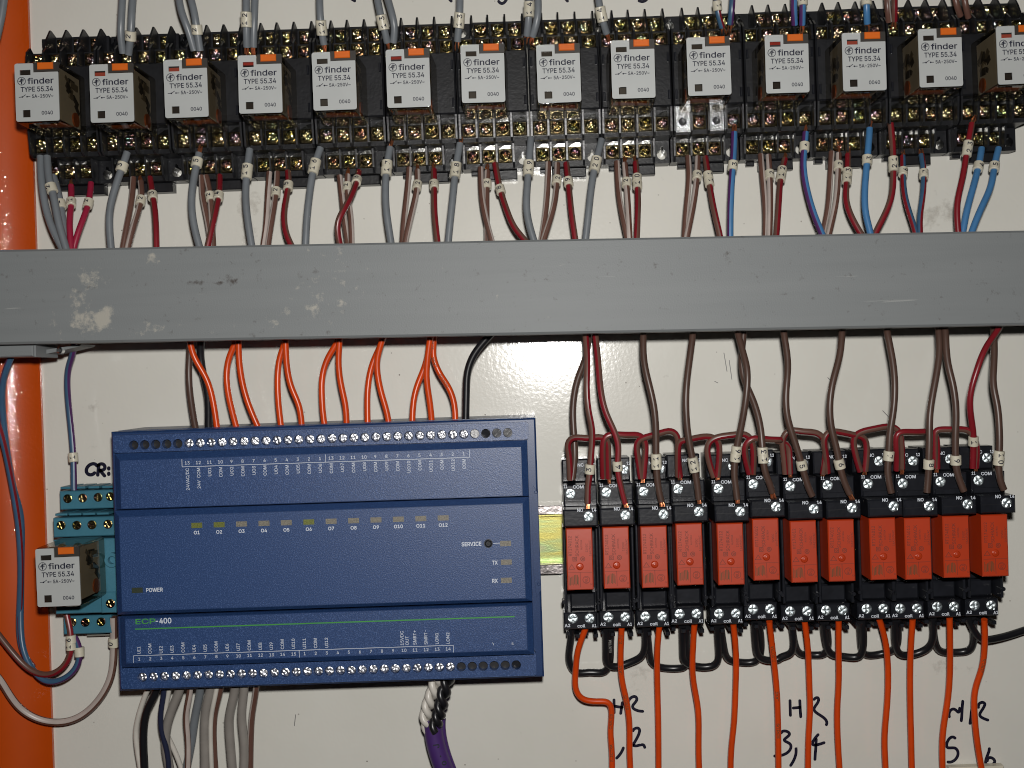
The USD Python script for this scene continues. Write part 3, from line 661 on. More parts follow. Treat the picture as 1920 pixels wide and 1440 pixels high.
for t, x, y, wd in (('SERVICE', 884, 1020, 9.0), ('TX', 928, 1055, 2.5), ('RX', 928, 1089, 2.6), ('POWER', 289.6, 1106, 7.6)):
    q = rel(x, y, z2); obj(ctl, 'lettering', T(t, 1.75, wd, True, x=q[0], y=q[1], z=z2, depth=.05), 'white_ink')
q = rel(915.7, 1019, z2); obj(ctl, 'service_button', cat_([cyl(2.0, z2 - .1, z2 + .15, q[0], q[1], 20), cyl(1.6, z2 + .16, z2 + 0.9, q[0], q[1], 20, .5)]), 'black_plastic', smooth=40)
obj(ctl, 'legend_line', bx(q[0] + 2.2, q[0] + 5.3, q[1] - .1, q[1] + .1, z2, z2 + .05), 'white_ink')

# ---------------------------------------------------------------- lower right: relay bases on the rail, each with a red relay
reds = [(1087, 1048.5), (1155.7, 1046), (1227, 1044.5), (1293.2, 1039.5), (1370, 1039), (1436.5, 1030.5), (1507.5, 1034.5), (1578, 1032.5), (1656, 1029.5), (1721.7, 1029), (1793.5, 1025.5), (1866, 1023)]
WR = 47.0
marks = ['3', '4', '11', '12', '16', '13', '5', '6', '7', '8', '9', '10']
ref = P(*reds[2], WR); ref[2] = 0
def ml(px, py, w): return P(px, py, w) - ref
def mb(x0, y0, x1, y1, w0, w1, c=0.5, wid=None):
    a, b = ml(x0, y1, w1), ml(x1, y0, w1); m_ = (a[0] + b[0]) / 2; hw = (wid or (b[0] - a[0])) / 2
    return bx(m_ - hw, m_ + hw, a[1], b[1], w0, w1, c)
def build_base(p):
    obj(p, 'body', cat_([mb(1191, 856, 1254, 1176, 2, 19, 0.3, 15.4), mb(1193, 984, 1198, 1142, 19.05, 33, 0.4, 1.3), mb(1254, 984, 1259, 1142, 19.05, 33, 0.4, 1.3)]), 'black_module')
    obj(p, 'normally_closed_block', mb(1186, 856, 1250, 901, 19.05, 26, 0.6, 15.8), 'black_module')
    obj(p, 'common_block', mb(1192, 904, 1258, 946, 19.05, 38, 0.6, 15.8), 'black_module')
    obj(p, 'common_ledge', mb(1196, 934, 1256, 946, 38.05, 38.9, 0.2, 14.6), 'black_module')
    obj(p, 'normally_open_block', mb(1196, 950, 1262, 985, 19.05, 50, 0.7, 15.9), 'black_module')
    obj(p, 'block_groove', mb(1196, 967, 1262, 968.5, 49.9, 50.1, 0, 15.0), 'hole_black')
    obj(p, 'coil_block', mb(1192, 1143, 1257, 1177, 19.05, 30, 0.6, 15.8), 'black_module')
    for k in range(4):
        q = ml(1199 + 17 * k, 1180, 20); obj(p, 'foot', bx(q[0] - 1, q[0] + 1, q[1] - 1.6, q[1] + 0.2, 4, 22 + (k % 2) * 4, .2), 'black_module')
    for sx in (1193, 1258):
        q = ml(sx, 1122, 30); obj(p, 'retainer_hinge', cyl(1.0, 28, 34.2, q[0], q[1], 10, .2), 'black_module')
    obj(p, 'retainer', mb(1204, 1106, 1250, 1139, 19.05, 24, 0.8), 'black_module')
    for y in (990, 1020):                                                  # rungs between neighbours
        q = ml(1190, y, 22); obj(p, 'side_lug', bx(q[0] - .3, q[0] + 2.2, q[1] - 1, q[1] + 1, 15, 24, .2), 'black_module')
    scs = [(1237, 879, 26), (1206.5, 921.8, 38), (1244, 964.5, 50), (1210, 1156, 30), (1241.5, 1155.5, 30)]
    for k, (x, y, w) in enumerate(scs):
        q = ml(x, y, w); s = dome_screw(2.45, seed=k + 40); s.apply_scale((1, 1, .45))
        s.apply_translation((q[0], q[1], w - 0.1)); obj(p, 'terminal_screw', s, 'zinc_blue', smooth=35)
        obj(p, 'screw_collar', ext(Point(q[0], q[1]).buffer(2.95).difference(Point(q[0], q[1]).buffer(2.4)), w - .2, w + .2), 'black_module')
    tx = [('NC', 1222, 868, 26, 2.9), ('12', 1246, 867, 26, 1.9), ('11', 1197, 908.5, 38, 1.7), ('COM', 1221, 909, 38, 5.0), ('NO', 1228, 952.5, 50, 2.7), ('14', 1254, 952, 50, 2.2), ('A2', 1200, 1169, 30, 2.6), ('coil', 1226, 1169.5, 30, 3.7), ('A1', 1250, 1169, 30, 2.2)]
    for t, x, y, w, wd in tx:
        q = ml(x, y, w); obj(p, 'lettering', T(t, 1.45, wd, True, x=q[0], y=q[1], z=w + .02, depth=.05), 'white_ink')
def build_red(p):
    h = ml(1200, 987.5, WR), ml(1254, 1101.5, WR)
    hx, hy = (h[1][0] - h[0][0]) / 2 - .1, (h[0][1] - h[1][1]) / 2
    obj(p, 'case', bx(-hx, hx, -hy, hy, 24.2, WR, 0.45), 'red_relay')
    z = WR + .01
    pip = cyl(1.75, WR - .3, WR + .55, 0, -3.4, 22, .5); obj(p, 'moulded_pip', pip, 'red_relay', smooth=50)
    obj(p, 'pip_centre', cyl(.6, WR + .55, WR + .75, 0, -3.4, 12, .15), 'red_relay', smooth=50)
    obj(p, 'lettering', T('RT174012', 1.5, 9.2, rot=90, x=-4.3, y=6.2, z=z, depth=.04), 'red_print')
    obj(p, 'lettering', T('SCHRACK', 1.55, 9.6, rot=90, x=-1.1, y=6.2, z=z, depth=.04), 'red_print')
    obj(p, 'lettering', cat_([T('AUSTRIA', .8, 4.6, rot=90, x=.9, y=6.6, z=z, depth=.04), T('12VDC', 1.0, 4.0, rot=90, x=3.3, y=5.2, z=z, depth=.04), T('16A250VAC', 1.0, 7.2, rot=90, x=4.9, y=5.0, z=z, depth=.04)]), 'red_print')
    o_ = lambda x, y, s: ext(sbox(x - s, y - s, x + s, y + s).difference(sbox(x - s + .25, y - s + .25, x + s - .25, y + s - .25)), z, z + .04)
    obj(p, 'approval_mark', cat_([o_(-2.3, .1, 1.0), ext(Point(-2.3, .1).buffer(.5).difference(Point(-2.3, .1).buffer(.28)), z, z + .04), ext(Point(1.4, .1).buffer(1.1).difference(Point(1.4, .1).buffer(.85)), z, z + .04), ext(Point(1.4, .1).buffer(.5).difference(Point(1.4, .1).buffer(.25)), z, z + .04)]), 'red_print')
    tri = Polygon([(-5.4, -4.6), (-3.8, -2.2), (-2.2, -4.6)])
    obj(p, 'approval_mark', cat_([ext(tri.difference(tri.buffer(-.2)), z, z + .04), bx(-.1, .1, -13, -6, z, z + .04), bx(-5.5, 5.5, -6.2, -6.05, z, z + .04), ext(Point(2.8, -9.6).buffer(1.7).difference(Point(2.8, -9.6).buffer(1.5)), z, z + .04), T('RU', 1.4, rot=90, x=2.8, y=-9.6, z=z, depth=.04), T('c', 1.2, rot=90, x=4.9, y=-11.6, z=z, depth=.04)]), 'red_print')
    r_ = random.Random(4)
    obj(p, 'bar_print', cat_([bx(-5.3 + .62 * k, -5.3 + .62 * k + r_.choice((.22, .34, .42)), -12.2 + r_.uniform(0, .8), -8.0 + r_.uniform(-.5, 1), z, z + .04) for k in range(8)]), 'brown_print')
fb = frd = None
for i, (px, py) in enumerate(reds):
    q = P(px, py, WR); q[2] = 0; rr = rnd.uniform(-.25, .25) - 0.1
    lab = f'black rail-mounted relay base taking the wire sleeved {marks[i]} in its NO terminal'
    if fb is None: fb = p = thing('rail_relay_socket', lab, 'relay socket', q, rr, 'black relay bases on the rail'); build_base(p)
    else: again(fb, 'rail_relay_socket', lab, 'relay socket', q, rr, 'black relay bases on the rail')
    lab = f'red plug-in relay directly below the terminal of the wire sleeved {marks[i]}'
    if frd is None: frd = p = thing('red_relay', lab, 'relay', q, rr, 'red relays in the lower row'); build_red(p)
    else: again(frd, 'red_relay', lab, 'relay', q, rr, 'red relays in the lower row')
e = P(1862, 900, 20)

# ---------------------------------------------------------------- wires
KIND = {'g': ('grey', None, 1.75), 'r': ('red', 'brown', 1.5), 'R': ('crimson', None, 1.45), 'w': ('brown', 'pale', 1.45), 'b': ('blue', None, 1.6), 'B': ('blue', 'purple', 1.55), 'D': ('dim_blue', 'purple', 1.5), 'V': ('dim_blue', 'red', 1.4),
        'n': ('dark_brown', None, 1.6), 'o': ('orange', None, 1.5), 'k': ('black', None, 1.8), 'm': ('brown', 'red', 1.5), 'M': ('red', 'brown', 1.5), 'W': ('white', None, 1.35), 'N': ('navy', None, 1.4), 'G': ('warm_grey', None, 2.1), 'u': ('brown', 'pale', 1.35), 'q': ('brown', None, 1.5), 'U': ('violet', None, 4.6)}
wire_no = 0
def wire(kind, spec, ws, label, marks=(), copper=None, group=None, flip=False, prints=(), cat='wire', name='wire', r=None, sector=None):
    """A wire through the photo points of SPEC at the heights WS (spread along it). marks: ('text', 'frame x,y'). copper: 0 or -1 for the bare end."""
    global wire_no; wire_no += 1
    rg = random.Random(wire_no)
    base, stripe, rad = KIND[kind]; rad = r or rad
    px = readpath(spec)
    t = np.r_[0, np.cumsum(np.linalg.norm(np.diff(px, axis=0), axis=1) ** 0.6)]
    n = max(14, int(np.linalg.norm(np.diff(px, axis=0), axis=1).sum() / 6))
    tt = np.linspace(0, t[-1], n)
    dp = CubicSpline(t, px, bc_type='natural')(tt)
    w = CubicSpline(np.linspace(0, t[-1], len(ws)), ws, bc_type='natural')(tt) if len(ws) > 2 else np.interp(tt, [0, t[-1]], ws)
    path = np.array([P(x, y, z) for (x, y), z in zip(dp, w)])
    o = path[0].copy()
    p = thing(name, label, cat, o, 0, group)
    sec = sector or ((10, 88) if rg.random() < .5 else (92, 170))
    main, sc_ = tube(path - o, rad, 14, sec if stripe else None, rg.uniform(-.012, .012) if stripe else 0)
    obj(p, 'insulation', main, 'wire_' + base, smooth=60)
    if sc_ is not None: obj(p, 'stripe', sc_, 'wire_' + stripe, smooth=True)
    tg = np.gradient(path, axis=0); tg /= np.linalg.norm(tg, axis=1, keepdims=True)
    def frame(k):
        a = tg[k] if tg[k][1] > 0 else -tg[k]                          # along, upwards
        s = np.cross(a, (0, 0, 1)); s /= np.linalg.norm(s); return a, s, np.cross(s, a)
    def bend(m, k, R, down=False, side=0.0):
        """Lay flat lettering (reading along the wire) round the cylinder of radius R."""
        a, s, u = frame(k)
        if down: a, s = -a, -s
        v = m.vertices; th = v[:, 1] / R + side; rr = R + v[:, 2]       # v x: along, y: across
        m.vertices = path[k] - o + v[:, :1] * a + (-np.sin(th) * rr)[:, None] * s + (np.cos(th) * rr)[:, None] * u
        return m
    for mk in marks:
        txt, where = mk[0], mk[1]
        q = readpath(where)[0]; k = int(np.argmin(np.linalg.norm(dp - q, axis=1))); k = min(max(k, 1), n - 2)
        a, s, u = frame(k); R = rad + 0.85; ch = 4.0 if len(txt) > 1 else 4.6
        turn = rg.uniform(-.3, .3)
        tilt = a + s * rg.uniform(-.07, .07); tilt /= np.linalg.norm(tilt)
        for c_i, ch_ in enumerate(txt):
            off = (c_i - (len(txt) - 1) / 2) * (ch + 0.12) * (-1 if flip else 1)
            near = np.arange(max(0, k - 7), min(n, k + 8)); kk = int(np.clip(near[np.argmin(np.abs((path[near] - path[k]) @ a - off))], 1, n - 2))
            c0 = path[kk] - o; j = tilt * ch / 2
            rim = [(-1, R - .25), (-.9, R), (.9, R), (1, R - .25), (1, rad + .1), (-1, rad + .1), (-1, R - .25)]
            sl = tube([c0 + j * e_ for e_, _ in rim[:4]], [r_ for _, r_ in rim[:4]], 18, caps=True)[0]
            sp_ = obj(p, 'marker_sleeve', sl, 'sleeve', smooth=40)
            if ch_.strip():
                tm = T(ch_, 2.35 if R > 2.3 else 2.1, rot=0, z=0.0, depth=.08, bold=True)
                obj(sp_, 'digit', bend(tm, kk, R + .01, flip, turn), 'ink')
    for txt, where in prints:
        q = readpath(where)[0]; k = int(np.clip(np.argmin(np.linalg.norm(dp - q, axis=1)), 1, n - 2))
        obj(p, 'print', bend(T(txt, 1.25, len(txt) * 1.25, rot=0, z=0, depth=.05, bold=True), k, rad + .01, False, 0.2), 'brown_print' if base == 'orange' else 'warm_print')
    if copper is not None:
        c0, d = (path[0] - o, -tg[0]) if copper == 0 else (path[-1] - o, tg[-1])
        st = []
        for s_ in range(5):
            a_ = s_ * 1.256; e1 = np.array([math.cos(a_), math.sin(a_), 0]) * rad * .45
            e2 = e1 * rg.uniform(.5, 1.5) + np.array([rg.uniform(-.5, .5), 0, 0])
            e1[2], e2[2] = math.sin(a_) * .5, math.sin(a_ + 1) * .5
            st.append(tube([c0 + e1 - d * .4, c0 + (e1 + e2) / 2 + d * 1.6 + (rg.uniform(-.4, .4), 0, .2), c0 + e2 + d * 3.6], 0.32, 6)[0])
        obj(p, 'bare_copper', cat_(st), 'copper', smooth=50)
    return p
plain('warm_print', (0.35, 0.34, 0.32), 0.6)

# (kind, photo path, heights, label, marks, copper end): from the upper sockets down into the trunking
UPPER = [
 ('g', 'a 228,880 232,1000 260,1180 310,1320 350,1400 375,1470', (24, 30, 32), 'unmarked grey wire at the far left dropping from the first socket', (), None),
 ('g', 'a 265,880 275,1000 300,1100 330,1250 372,1400 390,1470', (24, 31, 33), 'grey wire sleeved 2 falling left of the two crimson wires', (('2', 'a 288,1063'),), None),
 ('g', 'a 300,990 330,1100 355,1250 385,1400 400,1470', (15, 24, 30), 'grey wire sleeved 1 tight beside the leftmost crimson wire', (('1', 'a 345,1155'),), None),
 ('R', 'a 400,1045 400,1150 392,1250 400,1400 402,1470', (15, 28, 32), 'crimson wire sleeved 1 under the first socket', (('1', 'a 405,1145'),), 0),
 ('R', 'a 512,1030 495,1150 450,1280 415,1400 405,1470', (15, 27, 30), 'crimson wire sleeved 2 under the first socket', (('2', 'a 487,1147'),), None),
 ('g', 'a 715,858 680,960 635,1100 615,1230 625,1400 632,1470', (24, 31, 33), 'grey wire sleeved 3 bowing left below the second socket', (('3', 'a 683,940'),), None),
 ('w', 'a 750,1000 740,1120 715,1260 690,1400 680,1470', (15, 24, 28), 'brown and white wire left of the red wire sleeved 3', (), None),
 ('w', 'a 792,1022 793,1120 755,1260 718,1400 705,1470', (15, 27, 31), 'brown and white wire sleeved 2 beside the red wire sleeved 3', (('2', 'a 790,1127'),), 0),
 ('r', 'a 843,1000 858,1100 872,1200 880,1400 882,1470', (15, 28, 32), 'red and brown wire sleeved 3 below the second upper socket', (('3', 'a 862,1095'),), None),
 ('g', 'a 1120,862 1095,980 1078,1120 1090,1260 1125,1400 1145,1470', (24, 31, 33), 'grey wire sleeved 5 below the third upper socket', (('5', 'a 1108,918'),), 0),
 ('w', 'a 1135,990 1140,1100 1165,1230 1190,1400 1196,1470', (15, 22, 26), 'brown and white wire behind the grey wire sleeved 5', (), None),
 ('w', 'a 1160,990 1178,1080 1190,1200 1200,1400 1203,1470', (15, 24, 28), 'brown and white wire sleeved 2 behind the red wire sleeved 4', (('2', 'a 1183,1100'),), None),
 ('r', 'a 1235,990 1232,1080 1210,1200 1165,1400 1150,1470', (15, 31, 35), 'red and brown wire sleeved 4 slanting left below the third socket', (('4', 'a 1225,1100'),), None),
 ('g', 'a 1405,840 1390,960 1382,1100 1395,1250 1418,1400 1428,1470', (24, 31, 33), 'grey wire sleeved 15 below the fourth upper socket', (('15', 'a 1390,970'),), None),
 ('w', 'a 1515,970 1505,1120 1495,1280 1478,1400 1470,1470', (15, 24, 28), 'brown and white wire nearest the grey wire sleeved 15', (), None),
 ('w', 'a 1560,970 1550,1100 1525,1260 1505,1400 1498,1470', (15, 26, 30), 'brown and white wire sleeved 2 beside the red wire sleeved 5', (('2', 'a 1555,1075'),), None),
 ('r', 'a 1620,965 1622,1040 1600,1180 1610,1310 1650,1400 1690,1470', (15, 28, 32), 'red and brown wire sleeved 5 kinked left below the fourth socket', (('5', 'a 1622,1040'),), None),
 ('g', 'a 1803,832 1765,950 1740,1100 1725,1250 1718,1400 1714,1470', (24, 31, 33), 'grey wire sleeved 16 below the fifth upper socket', (('16', 'a 1765,945'),), None),
 ('w', 'b -10,990 2,1100 20,1260 35,1370 40,1440', (15, 22, 26), 'brown and white wire crossed by the red wire sleeved 6', (), None),
 ('w', 'b 35,985 35,1080 52,1220 58,1370 60,1440', (15, 24, 28), 'brown and white wire sleeved 2 beside the sleeve of red wire 6', (('2', 'b 30,1050'),), 0),
 ('r', 'b 98,965 80,1040 30,1150 -15,1240 -20,1310 -5,1390 8,1450', (15, 33, 36, 32), 'red and brown wire sleeved 6 swinging left below the fifth socket', (('6', 'b 85,1020'),), None),
 ('g', 'b 275,830 258,920 248,1060 255,1200 280,1370 290,1440', (24, 31, 33), 'grey wire sleeved 17 below the sixth upper socket', (('17', 'b 258,940'),), 0),
 ('w', 'b 382,945 370,1080 352,1240 343,1370 340,1440', (15, 24, 28), 'brown and white wire between the wires sleeved 17 and 7', (), None),
 ('w', 'b 428,960 425,1060 400,1180 358,1370 348,1440', (15, 28, 32), 'brown and white wire sleeved 2 beside the red wire sleeved 7', (('2', 'b 425,1037'),), 0),
 ('r', 'b 520,955 522,1060 525,1200 542,1370 548,1440', (15, 28, 32), 'red and brown wire sleeved 7 below the sixth upper socket', (('7', 'b 520,1045'),), 0),
 ('g', 'b 668,808 645,940 630,1080 615,1220 600,1370 594,1440', (24, 31, 33), 'grey wire sleeved 18 below the seventh upper socket', (('18', 'b 645,965'),), 0),
 ('w', 'b 783,945 790,1100 815,1240 850,1370 868,1440', (15, 27, 31), 'brown and white wire bending right beside the grey wire sleeved 18', (), None),
 ('w', 'b 822,962 818,1080 818,1200 820,1370 820,1440', (15, 23, 26), 'brown and white wire sleeved 2 beside the red wire sleeved 8', (('2', 'b 820,1040'),), 0),
 ('r', 'b 865,920 895,1070 930,1180 975,1280 1040,1360 1085,1420', (15, 28, 32), 'red and brown wire sleeved 8 slanting right below the seventh socket', (('8', 'b 895,1070'),), None),
 ('g', 'b 1066,775 1055,920 1045,1060 1045,1200 1085,1360 1110,1440', (24, 32, 35), 'grey wire sleeved 19 below the eighth upper socket', (('19', 'b 1055,940'),), None),
 ('w', 'b 1165,915 1160,1050 1145,1220 1125,1360 1118,1440', (15, 24, 28), 'brown and white wire nearest the grey wire sleeved 19', (), None),
 ('w', 'b 1215,920 1210,1050 1190,1180 1135,1360 1118,1430', (15, 28, 33), 'brown and white wire sleeved 2 beside the red wire sleeved 9', (('2', 'b 1212,1020'),), None),
 ('r', 'b 1265,920 1278,1030 1295,1200 1318,1360 1326,1430', (15, 28, 32), 'red and brown wire sleeved 9 below the eighth upper socket', (('9', 'b 1280,1030'),), None),
 ('g', 'b 1465,785 1435,900 1408,1040 1390,1200 1372,1360 1366,1430', (24, 32, 34), 'grey wire sleeved 20 below the ninth upper socket', (('20', 'b 1432,925'),), None),
 ('w', 'b 1550,910 1560,1080 1585,1230 1610,1350 1622,1430', (15, 25, 29), 'brown and white wire nearest the grey wire sleeved 20', (), None),
 ('w', 'b 1595,920 1605,1040 1615,1200 1622,1350 1626,1430', (15, 26, 30), 'brown and white wire sleeved 2 beside the red wire sleeved 10', (('2', 'b 1605,1020'),), 0),
 ('r', 'b 1655,915 1665,1030 1668,1180 1662,1340 1660,1430', (15, 28, 32), 'red and brown wire sleeved 10 below the ninth upper socket', (('10', 'b 1660,1025'),), 0),
 ('w', 'c 30,880 35,1000 20,1180 10,1330 5,1410', (15, 24, 28), 'brown and white wire furthest left of the wire sleeved 11', (), None),
 ('w', 'c 85,885 80,1000 55,1180 25,1330 12,1410', (15, 28, 31), 'brown and white wire sleeved 2 beside the red wire sleeved 11', (('2', 'c 83,985'),), None),
 ('r', 'c 128,885 145,1000 170,1150 210,1330 225,1410', (15, 28, 32), 'red and brown wire sleeved 11 below the tenth upper socket', (('11', 'c 150,1000'),), None),
 ('B', 'c 290,745 287,850 280,960 270,1150 268,1330 268,1410', (24, 31, 33), 'blue and purple wire sleeved 3 right of the red wire sleeved 11', (('3', 'c 283,930'),), 0),
 ('w', 'c 438,870 450,1000 465,1180 465,1330 465,1410', (15, 24, 28), 'brown and white wire right of the blue and purple wire sleeved 3', (), None),
 ('w', 'c 483,875 490,1000 492,1180 488,1330 487,1410', (15, 26, 30), 'brown and white wire sleeved 2 beside the red wire sleeved 12', (('2', 'c 490,985'),), None),
 ('r', 'c 575,895 552,1000 540,1150 527,1330 522,1410', (15, 28, 32), 'red and brown wire sleeved 12 below the eleventh upper socket', (('12', 'c 553,985'),), 0),
 ('B', 'c 692,745 685,830 680,940 705,1090 745,1220 790,1330 812,1390', (24, 31, 33), 'blue and purple wire with an arrow sleeve bending right to the trunking', (('^', 'c 682,835'),), 0),
 ('w', 'c 838,855 830,1000 815,1180 790,1310 780,1390', (15, 23, 26), 'brown and white wire left of the wire sleeved 13', (), None),
 ('w', 'c 878,865 875,980 860,1150 825,1310 810,1390', (15, 26, 30), 'brown and white wire sleeved 2 beside the red wire sleeved 13', (('2', 'c 872,940'),), 0),
 ('r', 'c 930,870 925,1000 920,1120 950,1220 1000,1310 1050,1390', (15, 28, 32), 'red and brown wire sleeved 13 bending right below the twelfth socket', (('13', 'c 925,985'),), 0),
 ('b', 'c 1052,722 1040,880 1025,1060 1030,1200 1055,1310 1068,1390', (24, 32, 36), 'plain bright blue wire sleeved 3 between wires 13 and 21', (('3', 'c 1043,910'),), 0),
 ('r', 'c 1170,695 1182,830 1185,960 1175,1100 1130,1220 1085,1310 1055,1390', (24, 31, 33), 'red and brown wire sleeved 21 curving left to the trunking', (('21', 'c 1182,930'),), None),
 ('V', 'c 1238,880 1240,970 1250,1100 1290,1240 1310,1310 1322,1380', (15, 28, 32), 'dull blue wire with a red stripe sleeved 6', (('6', 'c 1240,965'),), 0),
 ('V', 'c 1343,872 1355,960 1350,1100 1335,1220 1335,1310 1335,1380', (15, 28, 32), 'dull blue wire with a red stripe sleeved 7', (('7', 'c 1350,978'),), 0),
 ('r', 'c 1628,695 1605,820 1575,1000 1545,1150 1550,1310 1555,1380', (24, 31, 33), 'red and brown wire sleeved 23 at the far right', (('23', 'c 1605,845'),), 0),
 ('b', 'c 1682,835 1665,930 1635,1050 1600,1180 1575,1310 1562,1380', (15, 27, 30), 'plain bright blue wire sleeved 4 at the far right', (('4', 'c 1662,930'),), None),
 ('b', 'c 1777,835 1755,930 1735,1040 1680,1170 1625,1310 1605,1380', (15, 27, 31), 'plain bright blue wire sleeved 5, rightmost above the trunking', (('5', 'c 1755,940'),), None),
]
for kind, spec, ws, lab, mk, cu in UPPER: wire(kind, spec, ws, lab, mk, cu)
# from the top edge down to the sockets' upper terminals
TOP = [
 ('g', 'a 692,-90 682,100 680,200 692,300', (30, 32, 27), 'left grey wire of the leftmost pair at the top edge', (), None),
 ('g', 'a 755,-90 742,60 735,200 722,305', (30, 33, 27), 'grey wire sleeved 2 of the leftmost pair at the top edge', (('2', 'a 742,195'),), None),
 ('g', 'a 995,-90 1020,60 1055,160 1092,285', (30, 32, 27), 'unmarked grey wire of the slanting second pair at the top', (), None),
 ('g', 'a 1050,-90 1090,60 1105,150 1125,285', (30, 33, 28), 'grey wire sleeved 2 of the slanting second pair at the top', (('2', 'a 1105,160'),), None),
 ('g', 'a 1385,-90 1385,100 1388,265', (30, 32, 27), 'grey wire sleeved 12 with a bare neighbour at its right', (('12', 'a 1382,105'),), -1),
 ('g', 'a 1438,-90 1430,100 1425,265', (28, 30, 26), 'unmarked grey wire right beside the sleeve 12 above fourth relay', (), -1),
 ('g', 'a 1798,-90 1802,100 1822,250', (30, 32, 27), 'single grey wire sleeved 12 above the fifth relay', (('12', 'a 1808,150'),), -1),
 ('g', 'b 188,-90 220,80 245,180 258,238', (30, 32, 27), 'grey wire sleeved 13 of the pair above the sixth relay', (('13', 'b 228,135'),), -1),
 ('g', 'b 235,-90 285,80 298,160 292,240', (28, 30, 26), 'unmarked grey wire of the pair above the sixth relay', (), None),
 ('g', 'b 668,-90 665,80 653,232', (30, 32, 27), 'single grey wire sleeved 13 above the seventh relay', (('13', 'b 662,105'),), -1),
 ('g', 'b 1055,-90 1055,80 1043,200', (30, 32, 27), 'grey wire sleeved 14 of the pair above the eighth relay', (('14', 'b 1052,60'),), -1),
 ('g', 'b 1100,-90 1107,60 1092,150 1075,205', (28, 30, 26), 'unmarked grey wire of the pair above the eighth relay', (), -1),
 ('g', 'b 1435,-90 1462,80 1492,188', (30, 32, 27), 'single grey wire sleeved 14 above the ninth relay', (('14', 'b 1467,80'),), -1),
 ('V', 'c 190,-90 198,60 222,155', (30, 31, 27), 'dull blue wire with red stripe and sleeve 1 above the tenth relay', (('1', 'c 200,30'),), -1),
 ('D', 'c 285,-90 275,60 268,135', (30, 31, 27), 'dark blue wire without sleeve above the tenth relay', (), -1),
 ('B', 'c 625,-90 626,40 630,140', (30, 31, 27), 'left blue and purple wire above the eleventh relay', (), None),
 ('B', 'c 675,-90 675,40 672,140', (30, 31, 27), 'right blue and purple wire with sleeve end above the eleventh relay', (('1', 'c 674,-2'),), -1),
 ('b', 'c 1033,-90 1035,40 1038,132', (30, 31, 27), 'single bright blue wire with sleeve above the twelfth relay', (('1', 'c 1035,5'),), -1),
 ('w', 'c 1145,-90 1152,40 1160,122', (30, 31, 27), 'brown wire left of the red one above the thirteenth socket', (), None),
 ('r', 'c 1192,-90 1192,40 1190,118', (30, 31, 27), 'red striped wire with copper end above the thirteenth socket', (), -1),
 ('q', 'c 1525,-90 1540,20 1562,88', (30, 31, 27), 'left brown wire of the pair near the top right corner', (), None),
 ('q', 'c 1575,-90 1590,20 1607,98', (30, 31, 27), 'right brown wire of the pair near the top right corner', (), None),
 ('g', 'p 10,-30 4,20 -4,60 -14,100', (34, 34, 34), 'grey wire crossing the extreme top left corner', (), None),
]
for kind, spec, ws, lab, mk, cu in TOP: wire(kind, spec, ws, lab, mk, cu)

# orange and dark wires from the trunking into the controller's upper terminals
a_ = lambda s: s
CTL = [
 ('n', 'j 1075,540 1068,640 1062,780 1072,920 1100,1092', 'dark brown wire entering the controller furthest left'),
 ('k', 'j 1140,540 1128,660 1145,790 1168,900 1172,1092', 'black wire behind the leftmost orange wire above the controller'),
 ('o', 'j 1060,540 1090,680 1150,790 1190,900 1222,1095', 'leftmost orange wire into the controller, crossing the black wire'),
 ('o', 'j 1335,540 1325,600 1290,690 1275,790 1285,900 1332,1092', 'left orange wire of the second orange group, over UO1 side'),
 ('o', 'j 1342,540 1345,700 1365,840 1400,960 1454,1088', 'right orange wire of the second orange group with faint print'),
 ('o', 'j 1608,530 1605,590 1575,690 1562,800 1565,930 1582,1085', 'left orange wire of the third orange group'),
 ('o', 'j 1606,530 1612,720 1640,860 1680,960 1698,1080', 'right orange wire of the third orange group'),
 ('o', 'l 385,60 350,190 270,330 215,500 208,640 215,800 235,960', 'left orange wire of the fourth orange group'),
 ('o', 'l 370,60 365,220 360,400 385,600 420,770 432,960', 'right orange wire of the fourth orange group'),
 ('o', 'l 790,60 740,220 670,380 630,550 618,720 622,960', 'left orange wire of the fifth orange group'),
 ('o', 'l 780,60 745,200 710,340 710,480 745,660 790,820 815,955', 'right orange wire of the fifth orange group'),
 ('o', 'l 1215,60 1180,220 1140,400 1075,570 1035,730 1022,945', 'left orange wire of the last group of three'),
 ('o', 'l 1200,60 1175,220 1155,400 1155,560 1180,740 1200,940', 'middle orange wire of the last group of three'),
 ('o', 'l 1220,60 1215,220 1215,330 1270,480 1350,610 1400,760 1410,935', 'right orange wire of the last group of three, with dark print'),
 ('k', 'l 1790,60 1690,170 1580,310 1520,470 1508,640 1502,930', 'black wire entering the controller furthest right'),
]
for n_, (kind, spec, lab) in enumerate(CTL):
    pr = (('ELEC', 'l 1215,220'), ('LAMI', 'l 1235,385'), ('SIRIUS', 'l 1310,540')) if n_ == 13 else ()
    dep = {2: (34, 31, 30), 1: (30, 25, 30), 0: (28, 26, 30), 11: (30, 28, 30), 12: (34, 32, 30)}.get(n_, (33 - (n_ % 2) * 4, 31 - (n_ % 2) * 3, 30))
    wire(kind, spec, dep, lab, prints=pr)

